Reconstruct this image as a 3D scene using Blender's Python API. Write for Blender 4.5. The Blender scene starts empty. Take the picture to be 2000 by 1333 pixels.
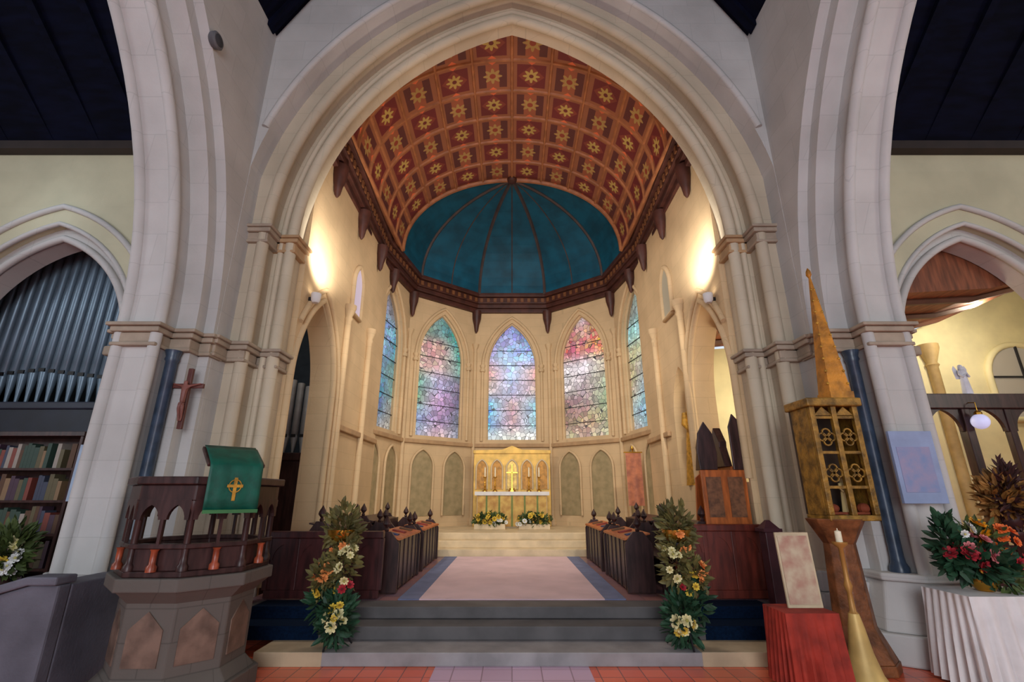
import bpy, math, random
from mathutils import Vector, Matrix
PI = math.pi
C = bpy.context.scene.collection
scene = bpy.context.scene
R = random.Random(7)

# ------------------------------------------------------------------ camera
cam = bpy.data.objects.new('camera', bpy.data.cameras.new('camera'))
C.objects.link(cam)
cam.location = (0, 0, 1.7)
cam.rotation_euler = (math.radians(90 + 18.0), 0, 0)
cam.data.sensor_width = 36.0
cam.data.lens = 36.0 * 933 / 2000
cam.data.clip_end = 200
scene.camera = cam

# ------------------------------------------------------------------ materials
def s2l(c):
    return tuple(((v / 255) / 12.92 if v / 255 <= .04045 else ((v / 255 + .055) / 1.055) ** 2.4) for v in c)

MATS = {}
def mat(name, rgb, rough=.6, metal=0, var=.12, scale=4.0, bump=0.0, bscale=40, detail=4, kind='noise', spec=.4, stretch=(1, 1, 1), rgb2=None):
    if name in MATS: return MATS[name]
    m = bpy.data.materials.new(name); m.use_nodes = True
    nt = m.node_tree; b = nt.nodes['Principled BSDF']
    b.inputs['Roughness'].default_value = rough
    b.inputs['Metallic'].default_value = metal
    b.inputs['Specular IOR Level'].default_value = spec
    tc = nt.nodes.new('ShaderNodeTexCoord'); mp = nt.nodes.new('ShaderNodeMapping')
    nt.links.new(tc.outputs['Object'], mp.inputs['Vector']); mp.inputs['Scale'].default_value = stretch
    n = nt.nodes.new('ShaderNodeTexNoise'); n.inputs['Scale'].default_value = scale; n.inputs['Detail'].default_value = detail
    nt.links.new(mp.outputs[0], n.inputs['Vector'])
    r = nt.nodes.new('ShaderNodeValToRGB'); l = s2l(rgb)
    lo = s2l(rgb2) if rgb2 else tuple(v * (1 - var * 1.6) for v in l)
    hi = l if rgb2 else tuple(min(1, v * (1 + var)) for v in l)
    r.color_ramp.elements[0].color = (*lo, 1); r.color_ramp.elements[1].color = (*hi, 1)
    r.color_ramp.elements[0].position = .35; r.color_ramp.elements[1].position = .65
    nt.links.new(n.outputs['Fac'], r.inputs['Fac']); nt.links.new(r.outputs[0], b.inputs['Base Color'])
    if bump:
        n2 = nt.nodes.new('ShaderNodeTexNoise'); n2.inputs['Scale'].default_value = bscale; n2.inputs['Detail'].default_value = 5
        nt.links.new(mp.outputs[0], n2.inputs['Vector'])
        bp = nt.nodes.new('ShaderNodeBump'); bp.inputs['Strength'].default_value = bump; bp.inputs['Distance'].default_value = .02
        nt.links.new(n2.outputs['Fac'], bp.inputs['Height']); nt.links.new(bp.outputs[0], b.inputs['Normal'])
    MATS[name] = m
    return m

def emis(name, rgb, strength):
    m = bpy.data.materials.new(name); m.use_nodes = True
    b = m.node_tree.nodes['Principled BSDF']; b.inputs['Base Color'].default_value = (*s2l(rgb), 1)
    b.inputs['Emission Color'].default_value = (*s2l(rgb), 1); b.inputs['Emission Strength'].default_value = strength
    MATS[name] = m; return m

def ashlar(name, rgb, bw=.9, bh=.42, rough=.75, mortar=.86):
    """plastered or dressed stone with faint block joints"""
    m = mat(name, rgb, rough, var=.06, scale=1.3, bump=.12, bscale=30)
    nt = m.node_tree; b = nt.nodes['Principled BSDF']
    src = b.inputs['Base Color'].links[0].from_socket
    g = nt.nodes.new('ShaderNodeNewGeometry'); sp = nt.nodes.new('ShaderNodeSeparateXYZ'); nt.links.new(g.outputs['Position'], sp.inputs[0])
    ad = nt.nodes.new('ShaderNodeMath'); ad.operation = 'ADD'; nt.links.new(sp.outputs[0], ad.inputs[0]); nt.links.new(sp.outputs[1], ad.inputs[1])
    cb = nt.nodes.new('ShaderNodeCombineXYZ'); nt.links.new(ad.outputs[0], cb.inputs[0]); nt.links.new(sp.outputs[2], cb.inputs[1])
    br = nt.nodes.new('ShaderNodeTexBrick'); br.inputs['Scale'].default_value = 1
    br.inputs['Brick Width'].default_value = bw; br.inputs['Row Height'].default_value = bh
    br.inputs['Mortar Size'].default_value = .006; br.inputs['Mortar Smooth'].default_value = .3
    br.inputs['Color1'].default_value = (1, 1, 1, 1); br.inputs['Color2'].default_value = (.955, .95, .94, 1)
    br.inputs['Mortar'].default_value = (mortar, mortar, mortar, 1)
    nt.links.new(cb.outputs[0], br.inputs['Vector'])
    mx = nt.nodes.new('ShaderNodeMix'); mx.data_type = 'RGBA'; mx.blend_type = 'MULTIPLY'; mx.inputs[0].default_value = 1
    nt.links.new(src, mx.inputs[6]); nt.links.new(br.outputs['Color'], mx.inputs[7]); nt.links.new(mx.outputs[2], b.inputs['Base Color'])
    return m

def tiles(name, c1, c2, cm, size, rough=.25, offset=0.0, sq=1):
    m = mat(name, c1, rough, var=.1, scale=3)
    nt = m.node_tree; b = nt.nodes['Principled BSDF']
    g = nt.nodes.new('ShaderNodeNewGeometry')
    br = nt.nodes.new('ShaderNodeTexBrick'); br.inputs['Scale'].default_value = 1; br.offset = offset
    br.inputs['Brick Width'].default_value = size * sq; br.inputs['Row Height'].default_value = size
    br.inputs['Mortar Size'].default_value = .006
    br.inputs['Color1'].default_value = (*s2l(c1), 1); br.inputs['Color2'].default_value = (*s2l(c2), 1)
    br.inputs['Mortar'].default_value = (*s2l(cm), 1)
    nt.links.new(g.outputs['Position'], br.inputs['Vector']); nt.links.new(br.outputs['Color'], b.inputs['Base Color'])
    return m

STONE = ashlar('crossing_stone', (186, 183, 180))
STONE_W = ashlar('chancel_stone', (205, 176, 136), .7, .32)
STONE_T = ashlar('transept_plaster', (186, 180, 152), 1.4, .7, mortar=.95)
STONE_C = mat('capital_stone', (158, 142, 124), .7, var=.1, bump=.2)
STONE_CW = mat('chancel_capital_stone', (176, 142, 104), .7, var=.1, bump=.2)
SLATE = mat('slate_marble', (52, 66, 84), .3, var=.2, scale=8)
SHADEWOOD = mat('ceiling_boards', (5, 8, 26), .85, var=.3, scale=2, stretch=(1, 6, 1), spec=.1)  # near-black navy puts the roof shadow into the board colour
DARKWOOD = mat('dark_oak', (58, 36, 34), .35, var=.3, scale=3, stretch=(6, 6, 1), spec=.3)
REDWOOD = mat('mahogany', (98, 38, 26), .35, var=.25, scale=3, stretch=(5, 5, 1))
ORANGEWOOD = mat('honey_oak', (176, 92, 38), .4, var=.25, scale=3, stretch=(6, 6, 1))
CORNICE = mat('cornice_wood', (74, 40, 32), .5, var=.2)
GOLD = mat('gilding', (190, 140, 50), .45, metal=.35, var=.25, scale=12, bump=.3)
DULLGOLD = mat('aged_gilding', (142, 104, 38), .45, metal=.2, var=.35, scale=10, bump=.4)
BRASS = mat('brass', (200, 150, 60), .25, metal=.9, var=.1)
GREENCLOTH = mat('green_silk', (0, 78, 62), .55, var=.15, scale=10, bump=.1)
WHITECLOTH = mat('white_linen', (218, 214, 212), .8, var=.05, scale=5, bump=.1)
REDCLOTH = mat('red_cloth', (150, 46, 32), .8, var=.2, scale=6, bump=.15)
WINECLOTH = mat('wine_cloth', (96, 34, 40), .8, var=.15, scale=6)
NAVYCARPET = mat('navy_carpet', (5, 22, 44), .95, var=.2, scale=40, spec=.1)
PULPITSTONE = ashlar('pulpit_stone', (92, 84, 78), .5, .26, mortar=.7)
STAIRSTONE = mat('stair_slate_stone', (92, 90, 100), .7, var=.18, scale=2, bump=.2)
TERRA = mat('red_marble', (150, 70, 44), .3, var=.25, scale=9)
IRON = mat('black_iron', (34, 32, 34), .5, metal=.4)
LEAD = mat('lead_cames', (40, 40, 44), .6)
LEAF = mat('leaf_green', (70, 84, 40), .6, var=.35, scale=6)
LEAFD = mat('leaf_dark_green', (36, 70, 46), .6, var=.3, scale=6)
LEAFO = mat('leaf_olive', (104, 96, 52), .6, var=.3, scale=6)
BEIGE = mat('beige_marble', (206, 184, 148), .4, var=.1, scale=3)
BLUEPANEL = mat('pale_blue_board', (138, 152, 184), .6, var=.08)
PINKCARD = mat('faded_print', (190, 174, 146), .7, rgb2=(166, 124, 106), scale=7)
BLACK = mat('black_paint', (18, 18, 20), .5)
PEWTER = mat('organ_pipe_metal', (98, 116, 130), .35, metal=.3, var=.12, scale=2)
CREAMROOM = mat('chapel_plaster', (226, 216, 170), .8, var=.06, scale=2)
BROWNCEIL = mat('chapel_boards', (122, 70, 44), .6, var=.25, scale=2, stretch=(8, 1, 1))

# ------------------------------------------------------------------ mesh builder
class MB:
    def __init__(s): s.v = []; s.f = []; s.m = []
    def add(s, vs, fs, mi=0):
        o = len(s.v); s.v += [tuple(p) for p in vs]; s.f += [tuple(i + o for i in f) for f in fs]; s.m += [mi] * len(fs); return s
    def box(s, x0, x1, y0, y1, z0, z1, mi=0):
        vs = [(x, y, z) for z in (z0, z1) for y in (y0, y1) for x in (x0, x1)]
        return s.add(vs, [(0, 2, 3, 1), (4, 5, 7, 6), (0, 1, 5, 4), (2, 6, 7, 3), (0, 4, 6, 2), (1, 3, 7, 5)], mi)
    def prism(s, poly, z0, z1, top=None, mi=0):
        """poly in xy, extruded in z; top = optional polygon at z1"""
        n = len(poly); t = top or poly
        vs = [(x, y, z0) for x, y in poly] + [(x, y, z1) for x, y in t]
        fs = [(i, (i + 1) % n, n + (i + 1) % n, n + i) for i in range(n)] + [tuple(range(n - 1, -1, -1)), tuple(range(n, 2 * n))]
        return s.add(vs, fs, mi)
    def prism_y(s, poly, y0, y1, mi=0):
        n = len(poly)
        vs = [(x, y0, z) for x, z in poly] + [(x, y1, z) for x, z in poly]
        fs = [(i, (i + 1) % n, n + (i + 1) % n, n + i) for i in range(n)] + [tuple(range(n - 1, -1, -1)), tuple(range(n, 2 * n))]
        return s.add(vs, fs, mi)
    def prism_x(s, poly, x0, x1, mi=0):
        n = len(poly)
        vs = [(x0, y, z) for y, z in poly] + [(x1, y, z) for y, z in poly]
        fs = [(i, (i + 1) % n, n + (i + 1) % n, n + i) for i in range(n)] + [tuple(range(n - 1, -1, -1)), tuple(range(n, 2 * n))]
        return s.add(vs, fs, mi)
    def lathe(s, prof, cx=0, cy=0, n=20, z=0, mi=0, sx=1, sy=1):
        vs = []; fs = []
        for r, h in prof:
            for k in range(n):
                a = 2 * PI * k / n; vs.append((cx + r * sx * math.cos(a), cy + r * sy * math.sin(a), z + h))
        for j in range(len(prof) - 1):
            for k in range(n):
                fs.append((j * n + k, j * n + (k + 1) % n, (j + 1) * n + (k + 1) % n, (j + 1) * n + k))
        fs.append(tuple(range(n - 1, -1, -1))); o = (len(prof) - 1) * n; fs.append(tuple(range(o, o + n)))
        return s.add(vs, fs, mi)
    def tube(s, path, r, n=8, mi=0):
        P = [Vector(p) for p in path]; vs = []; fs = []; m = len(P)
        rr = r if isinstance(r, (list, tuple)) else [r] * m
        prev = None
        for i, p in enumerate(P):
            d = (P[min(i + 1, m - 1)] - P[max(i - 1, 0)]).normalized()
            if prev is None:
                a = Vector((0, 0, 1)) if abs(d.z) < .9 else Vector((1, 0, 0)); u = d.cross(a).normalized()
            else:
                u = (prev - d * prev.dot(d)).normalized()
            prev = u; w = d.cross(u)
            for k in range(n):
                t = 2 * PI * k / n; vs.append(p + (u * math.cos(t) + w * math.sin(t)) * rr[i])
        for j in range(m - 1):
            for k in range(n): fs.append((j * n + k, j * n + (k + 1) % n, (j + 1) * n + (k + 1) % n, (j + 1) * n + k))
        fs.append(tuple(range(n - 1, -1, -1))); fs.append(tuple(range((m - 1) * n, m * n)))
        return s.add(vs, fs, mi)
    def ball(s, c, r, n=12, sz=1, mi=0):
        prof = [(max(.001, r * math.sin(PI * j / n)), -r * sz * math.cos(PI * j / n)) for j in range(n + 1)]
        return s.lathe(prof, c[0], c[1], max(8, n), c[2], mi)
    def ribbon(s, low, ztop, t0, t1, axis, mi=0):
        """wall with a shaped lower edge. low = [(u,z)], ztop(u)"""
        f = (lambda u, t, z: (u, t, z)) if axis == 'x' else (lambda u, t, z: (t, u, z))
        n = len(low); top = [(u, ztop(u)) for u, z in low]
        vs = [f(u, t0, z) for u, z in low] + [f(u, t0, z) for u, z in top] + [f(u, t1, z) for u, z in low] + [f(u, t1, z) for u, z in top]
        fs = []
        for i in range(n - 1):
            same = abs(low[i][0] - low[i + 1][0]) < 1e-6
            a, b, c, d = i, i + 1, n + i + 1, n + i
            if same:
                pass
            else:
                fs.append((a, b, c, d)); fs.append((2 * n + b, 2 * n + a, 2 * n + d, 2 * n + c)); fs.append((n + i, n + i + 1, 3 * n + i + 1, 3 * n + i))
            fs.append((b, a, 2 * n + a, 2 * n + b))
        fs.append((0, n, 3 * n, 2 * n)); fs.append((n - 1, 2 * n + n - 1, 3 * n + n - 1, 2 * n - 1))
        return s.add(vs, fs, mi)
    def moved(s, M):
        s.v = [tuple(M @ Vector(p)) for p in s.v]; return s

def arc(a, z0, c, extra=0.0, n=18, u0=0.0):
    """pointed arch: half-span a+extra, centres c beyond the middle; list of (u,z) left foot to right foot"""
    r = a + c + extra; ph = math.acos(max(-1, min(1, c / r))); pts = []
    for k in range(n + 1):
        t = ph * (k / n); pts.append((u0 - (-c + r * math.cos(t)), z0 + r * math.sin(t)))
    right = [(2 * u0 - u, z) for u, z in pts[:-1]][::-1]
    return pts + right
def csolve(a, rise): return (rise * rise - a * a) / (2 * a)

def mesh_of(name, mb, mats, smooth=None):
    me = bpy.data.meshes.new(name); me.from_pydata(mb.v, [], mb.f)
    for m in (mats if isinstance(mats, (list, tuple)) else [mats]): me.materials.append(m)
    me.polygons.foreach_set('material_index', mb.m)
    import bmesh
    bm = bmesh.new(); bm.from_mesh(me); bmesh.ops.remove_doubles(bm, verts=bm.verts, dist=1e-5)
    bmesh.ops.recalc_face_normals(bm, faces=bm.faces); bm.to_mesh(me); bm.free()
    if smooth:
        me.polygons.foreach_set('use_smooth', [True] * len(me.polygons)); me.set_sharp_from_angle(angle=math.radians(smooth))
    me.update(); return me

def obj(name, mb, mats, parent=None, loc=None, bevel=0, smooth=None, rot=None, label=None):
    o = bpy.data.objects.new(name, mesh_of(name, mb, mats, smooth) if isinstance(mb, MB) else mb)
    C.objects.link(o); o.parent = parent
    if loc: o.location = loc
    if rot: o.rotation_euler = rot
    if label: o['label'] = label
    if bevel:
        md = o.modifiers.new('bevel', 'BEVEL'); md.width = bevel; md.segments = 2; md.limit_method = 'ANGLE'
    return o
def struct(name, mb, mats, parent=None, **k):
    o = obj(name, mb, mats, parent, **k)
    if parent is None: o['kind'] = 'structure'
    return o
def thing(name, label, cat, loc=(0, 0, 0), rz=0, group=None):
    o = bpy.data.objects.new(name, None); C.objects.link(o); o.empty_display_size = .1
    o.location = loc; o.rotation_euler = (0, 0, rz); o['label'] = label; o['category'] = cat
    if group: o['group'] = group
    return o
def tag(o, label, cat, group=None, kind=None):
    o['label'] = label; o['category'] = cat
    if group: o['group'] = group
    if kind: o['kind'] = kind
    return o
def dup(root, loc, rz, label, group=None):
    r = root.copy(); C.objects.link(r); r.location = loc; r.rotation_euler = (0, 0, rz); r['label'] = label
    if group: r['group'] = group
    for ch in list(root.children):
        c = ch.copy(); C.objects.link(c); c.parent = r
        for g in list(ch.children):
            d = g.copy(); C.objects.link(d); d.parent = c
    return r

# ================================================================== SETTING
# ---- floors
fl = MB().box(-13, 13, -9, 16.5, -.2, 0)
struct('floor', fl, tiles('terracotta_tiles', (240, 112, 72), (222, 92, 62), (140, 72, 56), .22, .22))
rn = MB().box(-.8, .8, -6, 5.8, 0, .006)  # lilac strip paints the window reflection onto the red floor tiles
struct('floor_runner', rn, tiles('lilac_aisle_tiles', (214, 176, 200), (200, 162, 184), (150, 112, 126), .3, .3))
GREYSTEP = mat('grey_step_stone', (142, 136, 136), .5, var=.15, scale=3)
STEPFRONT = mat('dark_riser_stone', (84, 80, 80), .6, var=.15, scale=3)
MATCOL = mat('tan_step_stone', (178, 156, 126), .6, var=.12, scale=3)
st = MB().box(-2.72, 2.9, 5.8, 7.0, 0, .13, 0)
struct('floor_step_lower', st, GREYSTEP, bevel=.01)
st = MB().box(-3.3, 3.3, 6.25, 7.0, .13, .27)
struct('floor_step_middle', st, STEPFRONT, bevel=.01)
st = MB().box(-3.3, 3.3, 6.62, 7.0, .27, .40)
struct('floor_step_upper', st, STEPFRONT, bevel=.01)
st = MB().box(-3.5, 3.5, 7.0, 15.9, 0, .399)
struct('floor_chancel', st, tiles('chancel_tiles', (150, 104, 100), (120, 96, 110), (96, 76, 76), .25, .3))
for i, (x0, x1) in enumerate(((-2.721, -2.0), (2.0, 2.901))):
    struct('floor_tread_side', MB().box(x0, x1, 5.795, 6.25, .0, .135), MATCOL, bevel=.005)
# sanctuary steps
for i, (y, z) in enumerate(((11.7, .55), (12.1, .70), (12.5, .85))):
    struct('floor_sanctuary_step', MB().box(-3.4, 3.4, y, 15.7, z - .151, z), BEIGE, bevel=.01)

# ---- chancel arch (three orders)
Cc = 1.6
def roofline(x): return 9.42 + 1.75 * max(0, 4.2 - abs(x))
def order(ext, y0, y1, uhi=5.3, a=3.6, zs=5.65, m=STONE, name='wall_chancel_arch'):
    low = [(-uhi, 0), (-a - ext, 0)] + arc(a, zs, Cc, ext, 26) + [(a + ext, 0), (uhi, 0)]
    return struct(name, MB().ribbon(low, roofline, y0, y1, 'x'), m)
STONE_I = ashlar('inner_order_stone', (198, 184, 160))
order(0, 6.95, 7.3, m=STONE_I)
order(.28, 6.62, 6.95, m=ashlar('middle_order_stone', (186, 172, 150)))
def clip_arc(pts, lim): return [(max(-lim, min(lim, u)), z) for u, z in pts]
low = [(-5.0, 0), (-4.12, 0)] + [p for p in arc(3.6, 5.65, Cc, .6, 30) if abs(p[0]) <= 4.12] + [(4.12, 0), (5.0, 0)]
struct('wall_chancel_arch', MB().ribbon(low, roofline, 6.3, 6.62, 'x'), STONE)
def moulding(ext, y, r, z0=5.65, a=3.6, zb=.8):
    p = arc(a, z0, Cc, ext, 30)
    path = [(p[0][0], y, zb)] + [(u, y, z) for u, z in p] + [(p[-1][0], y, zb)]
    return MB().tube(path, r, 10)
struct('trim_arch_roll', moulding(.02, 6.97, .09), STONE_I, smooth=50)
struct('trim_arch_roll', moulding(.30, 6.64, .09), MATS['middle_order_stone'], smooth=50)
struct('trim_arch_hollow', moulding(.16, 6.95, .05), STONE_I, smooth=50)
lowh = [p for p in arc(3.6, 5.65, Cc, .66, 30) if abs(p[0]) <= 4.05]
struct('trim_hood_mould', MB().tube([(u, 6.29, z) for u, z in lowh], .06, 8), STONE, smooth=50)
# capitals and bases on the chancel jambs
for s in (-1, 1):
    for (x0, x1, y0, y1, z, m) in ((3.48, 3.9, 6.86, 7.36, 5.55, STONE_CW), (3.76, 4.15, 6.52, 6.95, 5.55, STONE_C),
                                   (3.5, 3.9, 6.88, 7.34, 3.62, STONE_C), (3.78, 4.2, 6.5, 6.95, 3.62, STONE_C), (4.02, 4.4, 6.2, 6.6, 3.62, STONE_C)):
        mb = MB()
        for k, (g, dz, h) in enumerate(((-.03, 0, .05), (-.05, .05, .12), (.0, .17, .07), (.03, .24, .05))):
            mb.box(s * (x0 - g) if s > 0 else -x1, s * x1 if s > 0 else -(x0 - g), y0 - g, y1 + g, z - .1 + dz, z - .1 + dz + h)
        struct('trim_capital', mb, m, bevel=.015)
    for (x0, x1, y0, y1, h) in ((3.5, 3.9, 6.86, 7.34, .9), (3.78, 4.3, 6.5, 6.95, .82), (4.0, 4.5, 6.15, 6.6, .75)):
        mb = MB().box(min(s * x0, s * x1), max(s * x0, s * x1), y0, y1, 0, h * .7)
        mb.box(min(s * (x0 + .04), s * x1), max(s * (x0 + .04), s * x1), y0 + .04, y1, h * .7, h)
        struct('trim_plinth', mb, STONE, bevel=.03)

# ---- crossing arches to the transepts
YC, ZS = -.22, 3.77
def tarch(rho, s, x0, x1):
    # far half from the far pier to apex at Y=1.2, mirrored to the near pier
    ya = 1.2; pts = []
    ph = math.acos((ya - YC) / rho)
    for k in range(25):
        t = ph * k / 24; pts.append((YC + rho * math.cos(t), ZS + rho * math.sin(t)))
    near = [(2 * ya - u, z) for u, z in pts[:-1]][::-1]
    allp = (pts + near)[::-1]
    low = [(-6.5, 0), (allp[0][0], 0)] + allp + [(allp[-1][0], 0), (6.6, 0)]
    a, b = sorted((s * x0, s * x1))
    return MB().ribbon(low, lambda u: 10.4, a, b, 'y'), allp
for s, side in ((-1, 'left'), (1, 'right')):
    mb, p1 = tarch(6.0, s, 4.52, 5.02); struct('wall_%s_crossing' % side, mb, STONE)
    mb, p2 = tarch(6.28, s, 4.26, 4.52); struct('wall_%s_crossing' % side, mb, STONE)
    mb, p3 = tarch(6.46, s, 4.12, 4.26); struct('wall_%s_crossing' % side, mb, STONE)
    mb, p4 = tarch(6.28, s, 5.02, 5.25); struct('wall_%s_crossing' % side, mb, STONE)
    def roll(ps, x, r, zb=.8):
        path = [(s * x, ps[0][0], zb)] + [(s * x, y, z) for y, z in ps] + [(s * x, ps[-1][0], zb)]
        return MB().tube(path, r, 10)
    struct('trim_crossing_roll', roll(p1, 4.54, .07), STONE, smooth=50)
    struct('trim_crossing_roll', roll(p1, 5.0, .07), STONE, smooth=50)
    struct('trim_crossing_roll', roll(p2, 4.29, .06, ZS), STONE, smooth=50)
    # capital band round the pier
    mb = MB()
    for (x0, x1, y0, y1) in ((4.46, 5.08, 5.68, 6.2), (4.2, 4.6, 5.95, 6.4), (4.06, 4.4, 6.15, 6.5), (5.0, 5.3, 5.98, 6.4)):
        for g, dz, h in ((-.02, 0, .05), (-.045, .05, .13), (.0, .18, .07), (.04, .25, .05)):
            a, b = sorted((s * (x0 - g), s * (x1 + g))); mb.box(a, b, y0 - g, y1 + g, 3.50 + dz, 3.50 + dz + h)
    struct('trim_pier_capital', mb, STONE_C, bevel=.015)
    # plinth, octagonal and splayed
    def octo(cx, cy, rx, ry, k=.45):
        return [(cx - rx, cy - ry * k), (cx - rx * k, cy - ry), (cx + rx * k, cy - ry), (cx + rx, cy - ry * k), (cx + rx, cy + ry * k), (cx + rx * k, cy + ry), (cx - rx * k, cy + ry), (cx - rx, cy + ry * k)]
    mb = MB()
    mb.prism(octo(s * 4.72, 6.1, .66, .46), .3, .8, octo(s * 4.72, 6.15, .52, .40))
    mb.prism(octo(s * 4.72, 6.1, .74, .50), 0, .3)
    mb.prism(octo(s * 4.72, 6.12, .57, .43), .8, .88)
    struct('trim_pier_plinth', mb, STONE, bevel=.02)
    # slate shaft in the nook
    mb = MB().lathe([(.10, .88), (.10, .93), (.075, .98), (.068, 1.05), (.068, 3.35), (.085, 3.38), (.075, 3.42), (.10, 3.5)], s * 4.41, 5.97, 20)
    struct('trim_slate_shaft', mb, SLATE, smooth=50)

# ---- transepts
for s, side in ((-1, 'left'), (1, 'right')):
    a = 1.4; c = csolve(a, 1.95); u0 = s * 7.45
    def tw(ext, y0, y1, top=7.4):
        pts = arc(a, 3.8, c, ext, 16, u0)
        lo, hi = sorted((s * 5.0, s * 12.0))
        low = [(lo, 0), (pts[0][0], 0)] + pts + [(pts[-1][0], 0), (hi, 0)]
        return MB().ribbon(low, lambda u: top, y0, y1, 'x')
    struct('wall_%s_transept_east' % side, tw(0, 7.05, 7.4), STONE)
    struct('wall_%s_transept_east' % side, tw(.22, 6.9, 7.05), STONE_T)
    for e, y, r in ((.03, 7.04, .06), (.52, 6.88, .05), (.22, 6.9, .04)):
        pts = arc(a, 3.8, c, e, 20, u0)
        if e < .5: pts = [(pts[0][0], .6)] + pts + [(pts[-1][0], .6)]
        pts = [p for p in pts if abs(p[0]) > 5.3]
        struct('trim_transept_arch', MB().tube([(u, y, z) for u, z in pts], r, 8), STONE, smooth=50)
    # impost
    mb = MB()
    for sg in (-1, 1):
        x = u0 + sg * (a + .1); mb.box(x - .17, x + .17, 6.82, 7.42, 3.7, 3.85)
    struct('trim_impost', mb, STONE_C, bevel=.03)
    # outer wall and west wall
    x0, x1 = sorted((s * 12.0, s * 12.3))
    struct('wall_%s_transept' % side, MB().box(x0, x1, -6.5, 12, 0, 7.4), STONE_T)
    # lean-to roof, boards with rafters, roof shadow put into their colour
    xl, xh = sorted((s * 5.0, s * 12.3))
    struct('ceiling_%s_transept' % side, MB().prism_x([(6.92, 7.38), (7.5, 7.38), (7.5, 11.6), (0.5, 11.6), (-6.5, 7.5), (-6.5, 7.3), (.5, 11.3), (2.0, 11.3)], xl, xh), SHADEWOOD)
    mb = MB()
    for k in range(9):
        x = s * (5.6 + k * .78)
        mb.prism_x([(6.9, 7.4), (6.9, 7.55), (2.0, 11.3), (1.85, 11.1)], x - .06, x + .06)
    struct('trim_transept_rafters', mb, SHADEWOOD)
    struct('trim_wall_plate', MB().box(xl, xh, 6.72, 6.9, 7.34, 7.5), mat('wall_plate_wood', (44, 34, 30), .7))
# crossing roof
mb = MB()
for s in (-1, 1):
    mb.prism_y([(s * 4.12, 9.36), (s * 4.45, 9.36), (0, 17.1), (0, 16.8)], -6.5, 7.5)
struct('ceiling', mb, SHADEWOOD)
mb = MB()
for s in (-1, 1):
    for y in (6.0, 4.6, 3.2):
        mb.prism_y([(s * 4.1, 9.25), (s * 4.3, 9.4), (0, 16.85), (0, 16.6)], y, y + .18)
struct('trim_crossing_rafters', mb, SHADEWOOD)
# nave behind the camera: side walls
for s, side in ((-1, 'left'), (1, 'right')):
    x0, x1 = sorted((s * 4.3, s * 5.0))

# ---- chancel side walls
Y0, YA = 7.3, 12.3
def side_wall(s, side):
    # big arch opening Y 7.5..9.1
    a = .9; yc = 8.25; c = csolve(a, 1.65)
    pts = arc(a, 3.5, c, 0, 14, yc)
    zb = .4 if s < 0 else 1.3
    low = [(Y0, .3), (pts[0][0], .3 if s < 0 else 1.3)] + pts + [(pts[-1][0], .3 if s < 0 else 1.3), (YA + .1, .3)]
    if s > 0:
        low = [(Y0, .3), (pts[0][0], .3), (pts[0][0], 1.9)] + [(pts[-1][0], 1.9), (pts[-1][0], .3), (YA + .1, .3)]
    x0, x1 = sorted((s * 3.5, s * 3.95))
    if s < 0:
        mb = MB().ribbon(low, lambda u: 8.5, x0, x1, 'y')
    else:
        mb = MB().box(x0, x1, Y0, YA + .1, .3, 1.9)
        pts2 = arc(.55, 3.3, csolve(.55, 1.0), 0, 12, 9.75)
        low = [(Y0, 1.9), (pts[0][0], 1.9)] + pts + [(pts[-1][0], 1.9), (pts2[0][0], 1.9)] + pts2 + [(pts2[-1][0], 1.9), (YA + .1, 1.9)]
        mb.ribbon(low, lambda u: 8.5, x0, x1, 'y')
    struct('wall_%s_chancel' % side, mb, STONE_W)
    for e, x, r in ((.02, 3.5, .06), (.2, 3.48, .05)):
        p = arc(a, 3.5, c, e, 14, yc)
        path = [(s * x, p[0][0], 1.95 if s > 0 else .5)] + [(s * x, y, z) for y, z in p] + [(s * x, p[-1][0], 1.95 if s > 0 else .5)]
        struct('trim_chancel_side_arch', MB().tube([q for q in path if q[1] > 7.32], r, 8), STONE_W, smooth=50)
    # string course
    x0, x1 = sorted((s * 3.42, s * 3.5))
    for (ya, yb) in (((9.45, YA),) if s < 0 else ((10.6, YA),)):
        struct('trim_string_course', MB().box(x0, x1, ya, yb, 2.95, 3.07), STONE_CW, bevel=.02)
    # slim wall shafts
    for y in (9.45, 11.0):
        if s > 0 and y < 10: y = 9.17
        mb = MB().lathe([(.12, .4), (.12, .6), (.07, .7), (.07, 5.2), (.09, 5.25), (.07, 5.3), (.14, 5.5), (.14, 5.56)], s * 3.45, y, 14)
        struct('trim_wall_shaft', mb, STONE_W, smooth=50)
side_wall(-1, 'left'); side_wall(1, 'right')

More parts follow.
